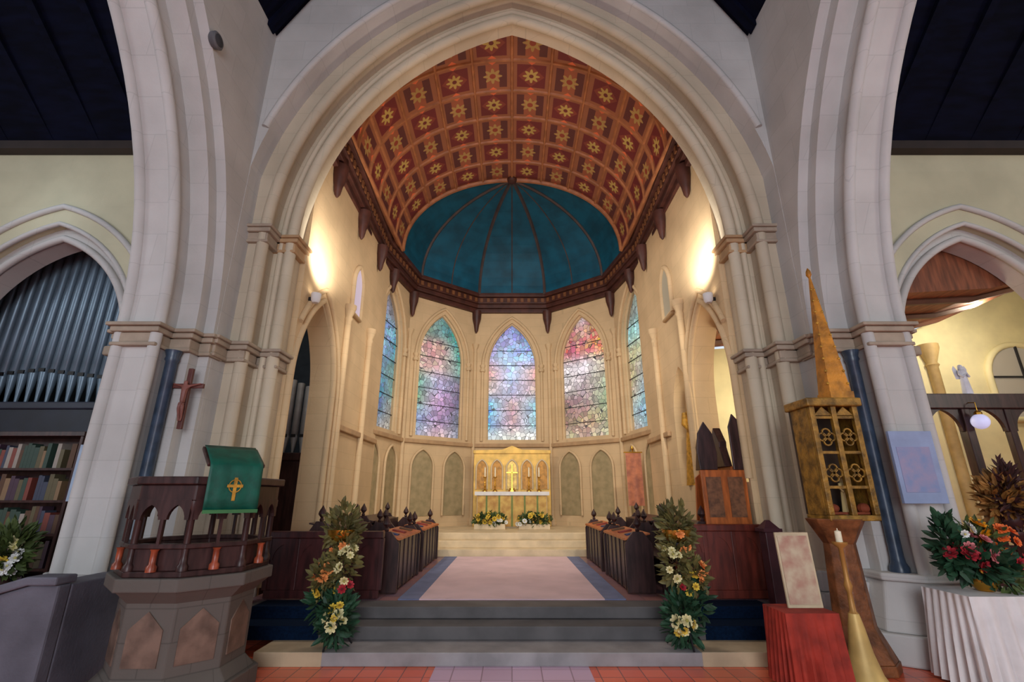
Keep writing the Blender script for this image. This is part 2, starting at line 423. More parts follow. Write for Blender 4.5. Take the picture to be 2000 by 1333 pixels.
# ---- apse, five facets + two short ones
RA = 3.5; half = math.radians(20)
def facet_pt(th, r): return (r * math.sin(th), YA + r * math.cos(th))
angs = [math.radians(d) for d in (-80, -40, 0, 40, 80)]
fw = 2 * RA * math.tan(half)
WZ0, WZS, WTOP = 3.4, 5.9, 7.5
aw = .84; cw = csolve(aw, WTOP - WZS)
GCOL = {
 0: [[(110,98,88),(120,104,96),(98,90,86)],[(150,150,160),(120,130,150),(110,104,100)],[(186,176,180),(130,165,200),(90,140,165)],[(170,165,175),(120,160,190),(80,135,155)],[(120,150,165),(96,136,156),(100,140,130)],[(100,138,160),(60,120,150),(110,150,140)],[(130,140,150),(70,115,150),(150,150,140)],[(165,158,145),(150,150,150),(160,152,140)]],
 1: [[(110,130,125),(100,140,135),(90,125,125)],[(120,140,120),(105,140,135),(60,140,135)],[(215,175,160),(205,160,150),(50,150,145)],[(210,180,165),(205,170,165),(110,160,150)],[(100,160,120),(190,180,215),(110,100,120)],[(90,150,110),(200,160,200),(96,92,120)],[(150,180,215),(170,140,180),(110,115,130)],[(160,180,200),(225,190,190),(140,150,165)]],
 2: [[(130,135,185),(140,150,205),(120,130,170)],[(140,140,195),(150,165,215),(110,130,180)],[(160,150,200),(150,190,235),(130,150,205)],[(215,150,130),(160,190,235),(215,160,140)],[(190,165,155),(165,170,210),(205,165,155)],[(100,180,220),(195,150,150),(140,195,215)],[(90,175,220),(200,150,160),(150,200,215)],[(205,215,215),(230,232,215),(228,215,205)]],
 3: [[(170,150,150),(200,180,185),(165,140,130)],[(195,120,110),(205,150,140),(200,130,90)],[(200,110,105),(215,140,130),(205,150,90)],[(225,215,215),(230,220,225),(205,190,160)],[(215,205,205),(190,170,170),(180,190,155)],[(140,110,100),(170,140,140),(160,185,140)],[(150,120,105),(195,160,130),(165,175,135)],[(205,190,160),(195,170,150),(185,180,150)]],
 4: [[(110,115,105),(130,140,130),(120,150,145)],[(120,120,105),(130,150,145),(110,165,165)],[(150,200,200),(165,215,215),(130,190,185)],[(185,180,140),(180,185,150),(150,180,150)],[(175,155,120),(165,165,150),(120,190,195)],[(180,165,135),(150,175,180),(110,185,195)],[(170,190,190),(130,185,205),(80,160,190)],[(180,170,160),(150,175,190),(110,160,185)]],
}
def glass_mat():
    m = bpy.data.materials.new('stained_glass'); m.use_nodes = True; nt = m.node_tree
    b = nt.nodes['Principled BSDF']; b.inputs['Roughness'].default_value = .3
    at = nt.nodes.new('ShaderNodeVertexColor'); at.layer_name = 'glass'
    tc = nt.nodes.new('ShaderNodeTexCoord')
    vo = nt.nodes.new('ShaderNodeTexVoronoi'); vo.inputs['Scale'].default_value = 7; nt.links.new(tc.outputs['Object'], vo.inputs['Vector'])
    ve = nt.nodes.new('ShaderNodeTexVoronoi'); ve.feature = 'DISTANCE_TO_EDGE'; ve.inputs['Scale'].default_value = 7; nt.links.new(tc.outputs['Object'], ve.inputs['Vector'])
    hs = nt.nodes.new('ShaderNodeHueSaturation'); sp = nt.nodes.new('ShaderNodeSeparateColor'); nt.links.new(vo.outputs['Color'], sp.inputs[0])
    r1 = nt.nodes.new('ShaderNodeMapRange'); r1.inputs[3].default_value = .46; r1.inputs[4].default_value = .54; nt.links.new(sp.outputs[0], r1.inputs[0]); nt.links.new(r1.outputs[0], hs.inputs['Hue'])
    r2 = nt.nodes.new('ShaderNodeMapRange'); r2.inputs[3].default_value = .6; r2.inputs[4].default_value = 1.5; nt.links.new(sp.outputs[1], r2.inputs[0]); nt.links.new(r2.outputs[0], hs.inputs['Value'])
    r3 = nt.nodes.new('ShaderNodeMapRange'); r3.inputs[3].default_value = .9; r3.inputs[4].default_value = 1.2; nt.links.new(sp.outputs[2], r3.inputs[0]); nt.links.new(r3.outputs[0], hs.inputs['Saturation'])
    nt.links.new(at.outputs['Color'], hs.inputs['Color'])
    st = nt.nodes.new('ShaderNodeMath'); st.operation = 'GREATER_THAN'; st.inputs[1].default_value = .035; nt.links.new(ve.outputs['Distance'], st.inputs[0])
    mx = nt.nodes.new('ShaderNodeMix'); mx.data_type = 'RGBA'; mx.inputs[6].default_value = (.02, .02, .025, 1)
    nt.links.new(st.outputs[0], mx.inputs[0]); nt.links.new(hs.outputs[0], mx.inputs[7])
    nt.links.new(mx.outputs[2], b.inputs['Emission Color']); b.inputs['Emission Strength'].default_value = 1.0
    b.inputs['Base Color'].default_value = (.05, .05, .06, 1)
    return m
GLASS = glass_mat()
def glass_panel(name, parent, half_w, z0, zs, c, cols, y=0):
    """pane outline = lancet; smooth grid of rows and columns coloured per vertex"""
    top = zs + math.sqrt(max(0, (half_w + c) ** 2 - c * c)); NR, NC = 40, 8
    vs = []; fs = []; col = []
    for j in range(NR + 1):
        z = z0 + (top - z0) * j / NR
        w = half_w if z <= zs else max(.004, math.sqrt(max(0, (half_w + c) ** 2 - (z - zs) ** 2)) - c)
        for i in range(NC + 1):
            vs.append((-w + 2 * w * i / NC, y, z))
            fj = (1 - j / NR) * (len(cols) - 1); fi = i / NC * (len(cols[0]) - 1)
            j0 = min(int(fj), len(cols) - 2); i0 = min(int(fi), len(cols[0]) - 2); tj = fj - j0; ti = fi - i0
            tj = tj * tj * (3 - 2 * tj)
            q = [0, 0, 0]
            for (jj, wj) in ((j0, 1 - tj), (j0 + 1, tj)):
                for (ii, wi) in ((i0, 1 - ti), (i0 + 1, ti)):
                    l = s2l(cols[jj][ii]); q = [q[k] + l[k] * wj * wi for k in range(3)]
            col.append((*q, 1))
    for j in range(NR):
        for i in range(NC):
            a = j * (NC + 1) + i; fs.append((a, a + 1, a + NC + 2, a + NC + 1))
    me = bpy.data.meshes.new(name); me.from_pydata(vs, [], fs); me.materials.append(GLASS)
    ca = me.color_attributes.new('glass', 'FLOAT_COLOR', 'POINT')
    for k, q in enumerate(col): ca.data[k].color = q
    o = bpy.data.objects.new(name, me); C.objects.link(o); o.parent = parent
    return o
for i, th in enumerate(angs):
    # facet wall in local frame: x along the facet, y outward
    pts = arc(aw, WZS, cw, 0, 12)
    h = fw / 2 + .08
    mb = MB().box(-h, h, 0, .35, .3, WZ0)
    low = [(-h, WZ0), (-aw, WZ0)] + pts + [(aw, WZ0), (h, WZ0)]
    mb.ribbon(low, lambda u: 8.5, 0, .35, 'x')
    x, y = facet_pt(th, RA)
    struct('wall_apse', mb, STONE_W, loc=(x, y, 0), rot=(0, 0, -th))
    # window
    fr = MB()
    ring = arc(aw, WZS, cw, .0, 14)
    path = [(ring[0][0], .12, WZ0)] + [(u, .12, z) for u, z in ring] + [(ring[-1][0], .12, WZ0)]
    fr.tube(path, .05, 8)
    fr.box(-aw, aw, .04, .3, WZ0 - .02, WZ0 + .05)
    w = struct('window_%d' % (i + 1), fr, STONE_W, loc=(x, y, 0), rot=(0, 0, -th), smooth=50)
    glass_panel('glass', w, aw - .03, WZ0 + .05, WZS, cw, GCOL[i], .2)
    bars = MB()
    for k in range(1, 7):
        z = WZ0 + k * .52
        wz = aw if z < WZS else math.sqrt((aw + cw) ** 2 - (z - WZS) ** 2) - cw
        bars.box(-wz, wz, .17, .19, z - .01, z + .01)
    obj('saddle_bars', bars, LEAD, w)
    # jamb shafts + hood mould around the window
    hm = arc(aw, WZS, cw, .16, 14)
    mb = MB().tube([(hm[0][0], -.02, WZ0)] + [(u, -.02, z) for u, z in hm] + [(hm[-1][0], -.02, WZ0)], .05, 8)
    for sg in (-1, 1): mb.lathe([(.09, -.08), (.09, .0), (.06, .04), (.09, .12), (.09, .16)], sg * (aw + .16), -.02, 10, WZS - .1)
    struct('trim_window_hood', mb, STONE_W, loc=(x, y, 0), rot=(0, 0, -th), smooth=50)
    struct('trim_sill_course', MB().box(-fw / 2, fw / 2, -.08, .02, WZ0 - .2, WZ0 - .08), STONE_CW, loc=(x, y, 0), rot=(0, 0, -th), bevel=.02)
    # blind arcade below: two recessed panels of greenish marble with pointed heads
    if i != 2:
        for k, u in enumerate((-.56, .56)):
            pa = arc(.38, 2.5, .2, 0, 8, u)
            poly = [(pa[0][0], 1.15)] + pa + [(pa[-1][0], 1.15)]
            struct('trim_dado_panel', MB().prism_y(poly[::-1], -.015, .01), mat('dado_marble', (166, 146, 110), .5, var=.2, scale=5, rgb2=(142, 128, 94)), loc=(x, y, 0), rot=(0, 0, -th))
            mb = MB().tube([(q[0], -.04, q[1]) for q in [(pa[0][0], 1.15)] + pa + [(pa[-1][0], 1.15)]], .035, 8)
            struct('trim_dado_arch', mb, STONE_W, loc=(x, y, 0), rot=(0, 0, -th), smooth=50)
# corner shafts with corbels between the facets
for d in (-60, -20, 20, 60):
    th = math.radians(d); r = RA / math.cos(half) - .04; x, y = facet_pt(th, r)
    struct('trim_apse_shaft', MB().lathe([(.11, .85), (.11, 1.0), (.06, 1.08), (.06, 6.5), (.12, 6.66), (.12, 6.7)], x, y, 12), STONE_W, smooth=50)
    struct('trim_roof_corbel', MB().lathe([(.02, 7.1), (.06, 7.18), (.09, 7.38), (.15, 7.6), (.17, 7.9)], x * .985, y - .04, 10), CORNICE, smooth=50)
for s in (-1, 1):
    for y in (8.0, 9.6, 11.2, 12.6):
        struct('trim_roof_corbel', MB().lathe([(.02, 7.25), (.06, 7.32), (.09, 7.5), (.15, 7.7), (.17, 7.95)], s * 3.42, y, 10), CORNICE, smooth=50)

# ---- cornice
ZC0, ZC1 = 7.9, 8.45
def outline(r):
    rr = r / math.cos(half)
    pts = [(-r, 7.3)]
    for d in (-100, -60, -20, 20, 60, 100):
        th = math.radians(d); x, y = rr * math.sin(th), YA + rr * math.cos(th)
        pts.append((x, max(y, 7.3)))
    return pts + [(r, 7.3)]
def band(r0, r1, z0, z1, mb):
    A, B = outline(r0), outline(r1); n = len(A)
    vs = [(x, y, z0) for x, y in A] + [(x, y, z0) for x, y in B] + [(x, y, z1) for x, y in A] + [(x, y, z1) for x, y in B]
    fs = []
    for i in range(n - 1):
        fs += [(i, i + 1, 2 * n + i + 1, 2 * n + i), (n + i + 1, n + i, 3 * n + i, 3 * n + i + 1), (i, n + i, n + i + 1, i + 1), (2 * n + i, 2 * n + i + 1, 3 * n + i + 1, 3 * n + i)]
    fs += [(0, 2 * n, 3 * n, n), (n - 1, 2 * n - 1, 4 * n - 1, 3 * n - 1)]
    mb.add(vs, fs)
mb = MB(); band(3.38, 3.6, 7.85, 8.0, mb); band(3.3, 3.6, 8.0, 8.14, mb); band(3.24, 3.6, 8.14, 8.36, mb); band(3.14, 4.0, 8.36, 8.5, mb)
struct('trim_cornice', mb, CORNICE, bevel=.02)
mb = MB(); A = outline(3.26)
for i in range(len(A) - 1):   # little battlement blocks along the cornice
    p, q = Vector(A[i]), Vector(A[i + 1]); L = (q - p).length; k = int(L / .22)
    for j in range(k):
        m_ = p + (q - p) * ((j + .5) / k); d = (q - p).normalized(); nrm = Vector((d.y, -d.x))
        a_ = m_ - d * .05 - nrm * .0; b_ = m_ + d * .05
        mb.prism([(a_.x, a_.y), (b_.x, b_.y), (b_.x + nrm.x * .05, b_.y + nrm.y * .05), (a_.x + nrm.x * .05, a_.y + nrm.y * .05)], 8.18, 8.32)
struct('trim_cornice_blocks', mb, mat('cornice_gilt', (120, 76, 46), .5))

# ---- barrel ceiling of the chancel (painted panels) y 7.3..12.3
RB, ZB, RISE = 3.16, 8.45, 2.4
def prof(t):   # t 0..pi  slightly pointed semi-ellipse
    x = -RB * math.cos(t); z = ZB + RISE * (math.sin(t) ** .92 if math.sin(t) > 0 else 0) + .0
    return x, z
NA = 56; NY = 20
me = bpy.data.meshes.new('ceiling_chancel'); vs = []; fs = []; uvs = []
PT = [prof(PI * k / NA) for k in range(NA + 1)]
LEN = [0]
for k in range(NA): LEN.append(LEN[-1] + math.dist(PT[k], PT[k + 1]))
for k in range(NA + 1):
    for j in range(NY + 1): vs.append((PT[k][0], 7.25 + (YA - 7.25) * j / NY, PT[k][1]))
for k in range(NA):
    for j in range(NY):
        a = k * (NY + 1) + j; fs.append((a, a + 1, a + NY + 2, a + NY + 1))
me.from_pydata(vs, [], fs); uv = me.uv_layers.new(name='UVMap')
for p in me.polygons:
    for li in p.loop_indices:
        vi = me.loops[li].vertex_index; k, j = divmod(vi, NY + 1)
        uv.data[li].uv = (LEN[k] / LEN[-1] * 10, j / NY * 6)
def panel_mat():
    m = bpy.data.materials.new('painted_panels'); m.use_nodes = True; nt = m.node_tree; b = nt.nodes['Principled BSDF']
    b.inputs['Roughness'].default_value = .6
    N = nt.nodes.new; L = nt.links.new
    tc = N('ShaderNodeTexCoord'); sp = N('ShaderNodeSeparateXYZ'); L(tc.outputs['UV'], sp.inputs[0])
    def M(op, a, bb=None, c=None):
        n = N('ShaderNodeMath'); n.operation = op
        for i, v in enumerate((a, bb, c)):
            if v is None: continue
            if isinstance(v, (int, float)): n.inputs[i].default_value = v
            else: L(v, n.inputs[i])
        return n.outputs[0]
    fu = M('SUBTRACT', M('FRACT', sp.outputs[0]), .5); fv = M('SUBTRACT', M('FRACT', sp.outputs[1]), .5)
    au, av = M('ABSOLUTE', fu), M('ABSOLUTE', fv)
    par = M('MODULO', M('ADD', M('FLOOR', sp.outputs[0]), M('FLOOR', sp.outputs[1])), 2)
    diam = M('ADD', au, av); rad = M('SQRT', M('ADD', M('MULTIPLY', fu, fu), M('MULTIPLY', fv, fv)))
    ang = M('ARCTAN2', fv, fu); pet = M('ADD', .24, M('MULTIPLY', M('COSINE', M('MULTIPLY', ang, 8)), .07))
    edge = M('GREATER_THAN', M('MAXIMUM', au, av), .37)
    blot = M('LESS_THAN', M('ADD', au, M('MULTIPLY', M('SUBTRACT', .5, av), 1.2)), .17)
    def mix(f, a, c):
        n = N('ShaderNodeMix'); n.data_type = 'RGBA'; L(f, n.inputs[0])
        for i, v in ((6, a), (7, c)):
            if isinstance(v, tuple): n.inputs[i].default_value = (*s2l(v), 1)
            else: L(v, n.inputs[i])
        return n.outputs[2]
    # style A: dark maroon with a gold-green square flower;  B: terracotta with orange rosette
    A = mix(M('LESS_THAN', diam, .34), (112, 40, 38), (134, 62, 46))
    A = mix(M('LESS_THAN', rad, M('MULTIPLY', pet, .72)), A, (188, 158, 84))
    A = mix(M('LESS_THAN', rad, .06), A, (112, 44, 38))
    B = mix(M('LESS_THAN', au, .17), (96, 48, 42), (158, 88, 58))
    B = mix(M('LESS_THAN', rad, M('MULTIPLY', pet, .8)), B, (176, 142, 80))
    B = mix(M('LESS_THAN', rad, .08), B, (150, 66, 44))
    col = mix(par, A, B)
    col = mix(edge, col, (152, 94, 62))
    col = mix(blot, col, (226, 112, 68))
    n = N('ShaderNodeTexNoise'); n.inputs['Scale'].default_value = 1.2; L(tc.outputs['Object'], n.inputs['Vector'])
    hv = N('ShaderNodeHueSaturation'); L(col, hv.inputs['Color']); L(M('ADD', .75, M('MULTIPLY', n.outputs['Fac'], .5)), hv.inputs['Value'])
    L(hv.outputs[0], b.inputs['Base Color'])
    return m
me.materials.append(panel_mat()); me.polygons.foreach_set('use_smooth', [True] * len(me.polygons))
o = bpy.data.objects.new('ceiling_chancel', me); C.objects.link(o); o['kind'] = 'structure'
so = o.modifiers.new('s', 'SOLIDIFY'); so.thickness = .1; so.offset = -1 
mb = MB()
for q in range(0, 11):        # longitudinal ribs
    L0 = LEN[-1] * q / 10; k = min(range(NA + 1), key=lambda i: abs(LEN[i] - L0)); x, z = PT[k]
    mb.tube([(x, 7.3, z - .01), (x, YA, z - .01)], .035, 6)
for j in range(0, 7):
    y = 7.25 + (YA - 7.25) * j / 6 + (.001 if j == 0 else 0)
    mb.tube([(x, y, z) for x, z in PT], .04 if j not in (0, 6) else .07, 6)
struct('trim_ceiling_ribs', mb, mat('ceiling_rib_wood', (170, 110, 70), .5, var=.15), smooth=50)

# ---- half dome
mb = MB(); ND = 14; rr = 3.16
TEAL = mat('teal_paint', (4, 80, 104), .65, var=.2, scale=2)
VA = [math.radians(d) for d in (-90, -60, -20, 20, 60, 90)]
rows = []
def dome_r(d):  # radius multiplier of polygon vertex angles
    return rr / math.cos(half) if abs(abs(d) - math.radians(90)) > .01 else rr / math.cos(math.radians(10))
for j in range(ND + 1):
    t = PI / 2 * j / ND
    k = math.cos(t); z = ZB + RISE * (math.sin(t) ** .92)
    rows.append([(dome_r(a) * k * math.sin(a), YA + dome_r(a) * k * math.cos(a) + (0), z) for a in VA])
vs = [p for r_ in rows for p in r_]; n = len(VA); fs = []
for j in range(ND):
    for i in range(n - 1): fs.append((j * n + i, j * n + i + 1, (j + 1) * n + i + 1, (j + 1) * n + i))
mb.add(vs, fs)
# close the slit behind the first facet
o = struct('ceiling_apse', mb, TEAL)
so = o.modifiers.new('s', 'SOLIDIFY'); so.thickness = .08; so.offset = 1
mb = MB()
for i in range(1, n - 1):
    mb.tube([rows[j][i] for j in range(ND + 1)], .06, 6)
for a in (-40, 0, 40):
    th = math.radians(a)
    mb.tube([(rr * math.cos(PI / 2 * j / ND) * math.sin(th), YA + rr * math.cos(PI / 2 * j / ND) * math.cos(th), ZB + RISE * math.sin(PI / 2 * j / ND) ** .92) for j in range(ND + 1)], .022, 6)
struct('trim_apse_ribs', mb, mat('apse_rib_wood', (74, 62, 60), .6), smooth=50)
struct('trim_apse_boss', MB().ball((0, YA - .02, ZB + RISE - .02), .16, 12, .6), CORNICE, smooth=60)

struct('ceiling_chancel_roof', MB().box(-4.1, 4.1, 7.0, 17, 11.3, 11.5).box(-4.1, -3.55, 7.0, 17, 8.35, 11.3).box(3.55, 4.1, 7.0, 17, 8.35, 11.3).box(-4.1, 4.1, 16.2, 17, 8.35, 11.3), SHADEWOOD)
# clerestory window, left chancel wall (and a blind one right, its panel given an added faint glow)
for s in (-1, 1):
    fr = MB(); p = arc(.3, 6.2, .25, 0, 8, 9.9)
    fr.tube([(s * 3.48, q[0], q[1]) for q in [(p[0][0], 5.5)] + p + [(p[-1][0], 5.5), (p[0][0], 5.5)]], .06, 8)
    w = struct('window_%d' % (6 if s < 0 else 7), fr, STONE_W, smooth=50)
    poly = [(p[0][0], 5.5)] + p + [(p[-1][0], 5.5)]
    x0, x1 = sorted((s * 3.47, s * 3.505))
    g = MB().prism_x(poly, x0, x1)
    obj('pane', g, emis('clerestory_glass_%d' % s, (178, 166, 184) if s < 0 else (150, 140, 120), .55 if s < 0 else .3), w)

# ---- organ chamber behind the left arches, chapel behind the right
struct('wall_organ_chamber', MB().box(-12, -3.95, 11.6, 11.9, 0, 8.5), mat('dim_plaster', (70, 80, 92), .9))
struct('ceiling_organ_chamber', MB().box(-12.2, -3.95, 7.4, 11.9, 8.3, 8.5), SHADEWOOD)
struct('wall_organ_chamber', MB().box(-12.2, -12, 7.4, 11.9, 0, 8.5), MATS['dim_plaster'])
# chapel east wall with shallow gable
mb = MB().prism_y([(3.95, 0), (15, 0), (15, 6.4), (13.4, 6.7), (11.8, 6.45), (10.2, 5.75), (8.9, 5.2), (8.1, 5.0), (3.95, 4.7)], 9.9, 10.2)
struct('wall_chapel_east', mb, CREAMROOM)
mb = MB()
cpr = [(3.95, 4.75), (5.5, 4.9), (8.1, 5.05), (8.9, 5.25), (10.2, 5.8), (11.8, 6.5), (13.4, 6.75), (15, 6.8)]
mb.prism_y(cpr + [(15, 8.2), (3.95, 8.2)], 7.42, 9.95)
struct('ceiling_chapel', mb, BROWNCEIL)
mb = MB()
for y in (7.8, 8.6, 9.4):
    mb.tube([(x, y, z - .03) for x, z in cpr], .07, 6)
struct('trim_chapel_ribs', mb, mat('chapel_rib', (84, 50, 34), .6), smooth=50)
struct('wall_chapel_side', MB().box(15, 15.3, 7.0, 10.2, 0, 8), CREAMROOM)
struct('trim_chapel_shaft', MB().lathe([(.16, 0), (.16, .5), (.1, .6), (.1, 4.3), (.13, 4.35), (.1, 4.4), (.2, 4.7), (.2, 4.8)], 8.95, 9.84, 14), mat('tan_shaft', (176, 150, 100), .6), smooth=50)
# round-headed window in the chapel wall
def rarc(cx, cz, r, n=16): return [(cx + r * math.cos(PI - PI * k / n), cz + r * math.sin(PI - PI * k / n)) for k in range(n + 1)]
for i, (cx, r, zb, zs) in enumerate(((10.85, .72, 3.2, 4.1), (7.7, .42, 3.3, 4.0))):
    p = rarc(cx, zs, r); ring = [(p[0][0], zb)] + p + [(p[-1][0], zb)]
    w = struct('window_%d' % (8 + i), MB().tube([(u, 9.88, z) for u, z in ring + [ring[0]]], .07, 8), CREAMROOM, smooth=50)
    obj('pane', MB().prism_y(ring[::-1], 9.86, 9.9), emis('chapel_glass_%d' % i, (150, 142, 128), .35), w)
    obj('mullions', MB().box(cx - .02, cx + .02, 9.83, 9.86, zb, zs + r).box(cx - r, cx + r, 9.83, 9.86, zs - .02, zs + .02), LEAD, w)


# ================================================================== THINGS
# ---- leaves and flowers
def leaf(mb, p, d, L, W, rng, mi=0):
    d = d.normalized(); a = Vector((rng.uniform(-1, 1), rng.uniform(-1, 1), rng.uniform(-1, 1))); u = d.cross(a)
    if u.length < .01: u = Vector((1, 0, 0))
    u.normalize(); n = d.cross(u); droop = -n * L * .18
    P = [p, p + d * L * .35 + u * W, p + d * L * .75 + u * W * .7 + droop * .5, p + d * L + droop, p + d * L * .75 - u * W * .7 + droop * .5, p + d * L * .35 - u * W,
         p + d * L * .4 - n * W * .35, p + d * L * .75 - n * W * .3 + droop * .5]
    mb.add(P, [(0, 1, 6), (1, 2, 7, 6), (2, 3, 7), (0, 6, 5), (6, 7, 4, 5), (7, 3, 4)], mi)
def foliage(blobs, rng, L=.11, W=.028):
    mb = MB()
    for (cx, cy, cz, rx, ry, rz, n) in blobs:
        for _ in range(n):
            v = Vector((rng.gauss(0, 1), rng.gauss(0, 1), rng.gauss(0, 1))).normalized(); k = rng.random() ** .4
            p = Vector((cx + v.x * rx * k, cy + v.y * ry * k, cz + v.z * rz * k))
            leaf(mb, p, v + Vector((0, 0, .25)) + Vector((rng.uniform(-.5, .5), rng.uniform(-.5, .5), rng.uniform(-.5, .5))), L * rng.uniform(.7, 1.3), W * rng.uniform(.8, 1.2), rng)
    return mb
def flower_mesh(name, col, cen, r=.055, layers=3, petals=8):
    pm = mat(name + '_petal', col, .6, var=.12, scale=20); cm = mat(name + '_centre', cen, .7)
    mb = MB()
    for l in range(layers):
        rr = r * (1 - .28 * l); up = .25 + .35 * l
        for k in range(petals - l):
            a = 2 * PI * (k + .5 * l) / (petals - l); d = Vector((math.cos(a), math.sin(a), 0)); t = Vector((-math.sin(a), math.cos(a), 0)); z = Vector((0, 0, 1)); w = rr * .42
            P = [d * rr * .1, d * rr * .55 + t * w * .8 + z * rr * up * .5, d * rr * .95 + t * w * .5 + z * rr * up, d * rr * 1.05 + z * rr * up * 1.0, d * rr * .95 - t * w * .5 + z * rr * up, d * rr * .55 - t * w * .8 + z * rr * up * .5, d * rr * .55 + z * rr * up * .3]
            mb.add(P, [(0, 1, 6), (1, 2, 3, 6), (3, 4, 5, 6), (0, 6, 5)], 0)
    mb.ball((0, 0, r * .25), r * .26, 8, .8, 1)
    return mesh_of(name, mb, [pm, cm])
FL = {
 'peach': flower_mesh('peach_flower', (236, 150, 84), (190, 110, 50)),
 'yellow': flower_mesh('yellow_flower', (224, 190, 70), (150, 110, 40)),
 'cream': flower_mesh('cream_flower', (226, 214, 160), (170, 160, 80)),
 'white': flower_mesh('white_flower', (232, 230, 226), (200, 190, 120)),
 'red': flower_mesh('red_flower', (170, 40, 50), (90, 20, 30)),
 'pink': flower_mesh('pink_flower', (206, 120, 120), (150, 70, 80)),
 'orange': flower_mesh('orange_flower', (226, 104, 40), (140, 60, 30)),
 'gold': flower_mesh('gold_flower', (232, 160, 20), (120, 70, 20)),
}
def put_flowers(parent, items, rng):
    for (kind, n, cx, cy, cz, rx, ry, rz, sc) in items:
        for _ in range(n):
            th, u = rng.uniform(0, 2 * PI), rng.uniform(-1, 1)
            v = Vector((math.cos(th) * math.sqrt(1 - u * u), -abs(math.sin(th) * math.sqrt(1 - u * u)), u))
            p = Vector((cx + v.x * rx, cy + v.y * ry, cz + v.z * rz))
            o = bpy.data.objects.new('%s_flower' % kind, FL[kind]); C.objects.link(o); o.parent = parent; o.location = p
            o.rotation_euler = (v + Vector((0, -.5, .3))).to_track_quat('Z', 'Y').to_euler(); k = sc * rng.uniform(.8, 1.2); o.scale = (k, k, k)
            o['label'] = '%s bloom with open petals' % kind

def pedestal_arrangement(x, y, z, sgn, label, seed):
    rng = random.Random(seed)
    t = thing('flower_pedestal', label, 'flower arrangement', (x, y, z), 0, 'flower pedestals on the chancel steps')
    st = MB().lathe([(.02, .05), (.02, 1.0), (.1, 1.02), (.1, 1.06)], 0, 0, 12)
    for k in range(3):
        a = 2 * PI * k / 3 + .5; c, s_ = math.cos(a), math.sin(a)
        st.tube([(0, 0, .32), (c * .1, s_ * .1, .24), (c * .17, s_ * .17, .08), (c * .22, s_ * .22, .012)], .012, 6)
    st.tube([(.05 * math.cos(q * .5), .05 * math.sin(q * .5), .3 + q * .018) for q in range(36)], .007, 5)
    obj('iron_stand', st, IRON, t, smooth=50)
    obj('bowl', MB().lathe([(.05, 1.06), (.12, 1.08), (.16, 1.14), (.17, 1.2), (.15, 1.2), (.1, 1.12)], 0, 0, 18), BRASS, t, smooth=50)
    g = obj('foliage', foliage([(0, 0, 1.2, .17, .15, .27, 260), (sgn * .05, -.04, .86, .13, .12, .28, 200), (-sgn * .14, -.05, .72, .12, .12, .16, 120)], rng), LEAFO, t); g['kind'] = 'stuff'
    g = obj('trailing_foliage', foliage([(sgn * .04, -.05, .30, .16, .13, .3, 240), (-sgn * .12, -.03, .46, .12, .1, .2, 120)], rng, .12, .03), LEAFD, t); g['kind'] = 'stuff'
    put_flowers(t, [('peach', 6, -sgn * .16, -.05, .76, .09, .1, .1, 1.1), ('yellow', 4, -sgn * .1, -.06, .62, .12, .12, .12, .9), ('cream', 7, sgn * .1, -.06, .84, .1, .12, .24, .9),
                    ('cream', 5, sgn * .04, -.08, .28, .1, .1, .12, 1.1), ('yellow', 4, sgn * .06, -.08, .3, .12, .1, .16, .9), ('peach', 3, 0, -.05, 1.1, .14, .12, .16, .8), ('red', 3, sgn * .08, -.04, .56, .12, .12, .14, .8)], rng)
    return t
pedestal_arrangement(-1.98, 6.0, .13, 1, 'tall pedestal of peach and cream flowers on the step beside the dark left stall front', 3)
pedestal_arrangement(1.92, 6.0, .13, -1, 'tall pedestal of peach and cream flowers on the step beside the mahogany right stall front', 4)

# ---- pulpit
def octp(r, rot=PI / 8): return [(r * math.cos(rot + k * PI / 4), r * math.sin(rot + k * PI / 4)) for k in range(8)]
PX, PY = -3.10, 5.12
pul = thing('pulpit', 'octagonal pulpit with dark wood arcade on a grey stone base by the left pier', 'pulpit', (PX, PY, 0))
mb = MB(); mb.prism(octp(.74), 0, .16, octp(.74)); mb.prism(octp(.70), .16, .26, octp(.6)); mb.prism(octp(.60), .26, .82, octp(.60)); mb.prism(octp(.60), .82, .92, octp(.72)); mb.prism(octp(.75), .92, 1.03)
pul.scale = (.93, .93, 1)
obj('stone_base', mb, PULPITSTONE, pul, bevel=.012)
mb = MB()
for k in range(8):
    a = k * PI / 4; M = Matrix.Rotation(a, 4, 'Z')
    q = MB().prism_y([(-.16, .34), (.16, .34), (.16, .62), (0, .76), (-.16, .62)], -.565, -.55)
    q.moved(M); mb.add(q.v, q.f)
obj('base_panels', mb, mat('brown_marble_panel', (110, 88, 76), .4, var=.25, scale=6), pul)
obj('platform', MB().prism(octp(.70), 1.03, 1.08), DARKWOOD, pul, bevel=.01)
mb = MB(); mb.prism(octp(.69), 1.62, 1.68); 
rail = MB()
def ringp(r0, r1, z0, z1, m):
    A, B = octp(r0), octp(r1); n = 8
    vs = [(x, y, z0) for x, y in A] + [(x, y, z0) for x, y in B] + [(x, y, z1) for x, y in A] + [(x, y, z1) for x, y in B]; fs = []
    for i in range(n):
        if i == 1: pass
        j = (i + 1) % n; fs += [(i, j, n + j, n + i), (i, 2 * n + i, 2 * n + j, j), (n + i, n + j, 3 * n + j, 3 * n + i), (2 * n + i, 3 * n + i, 3 * n + j, 2 * n + j)]
    m.add(vs, fs)
ringp(.62, .70, 1.66, 1.80, rail); ringp(.58, .75, 1.80, 1.87, rail)
obj('rail', rail, DARKWOOD, pul, bevel=.01)
low = MB(); ringp(.63, .66, 1.08, 1.26, low); ringp(.60, .70, 1.26, 1.30, low)
obj('lower_panelling', low, DARKWOOD, pul, bevel=.006)
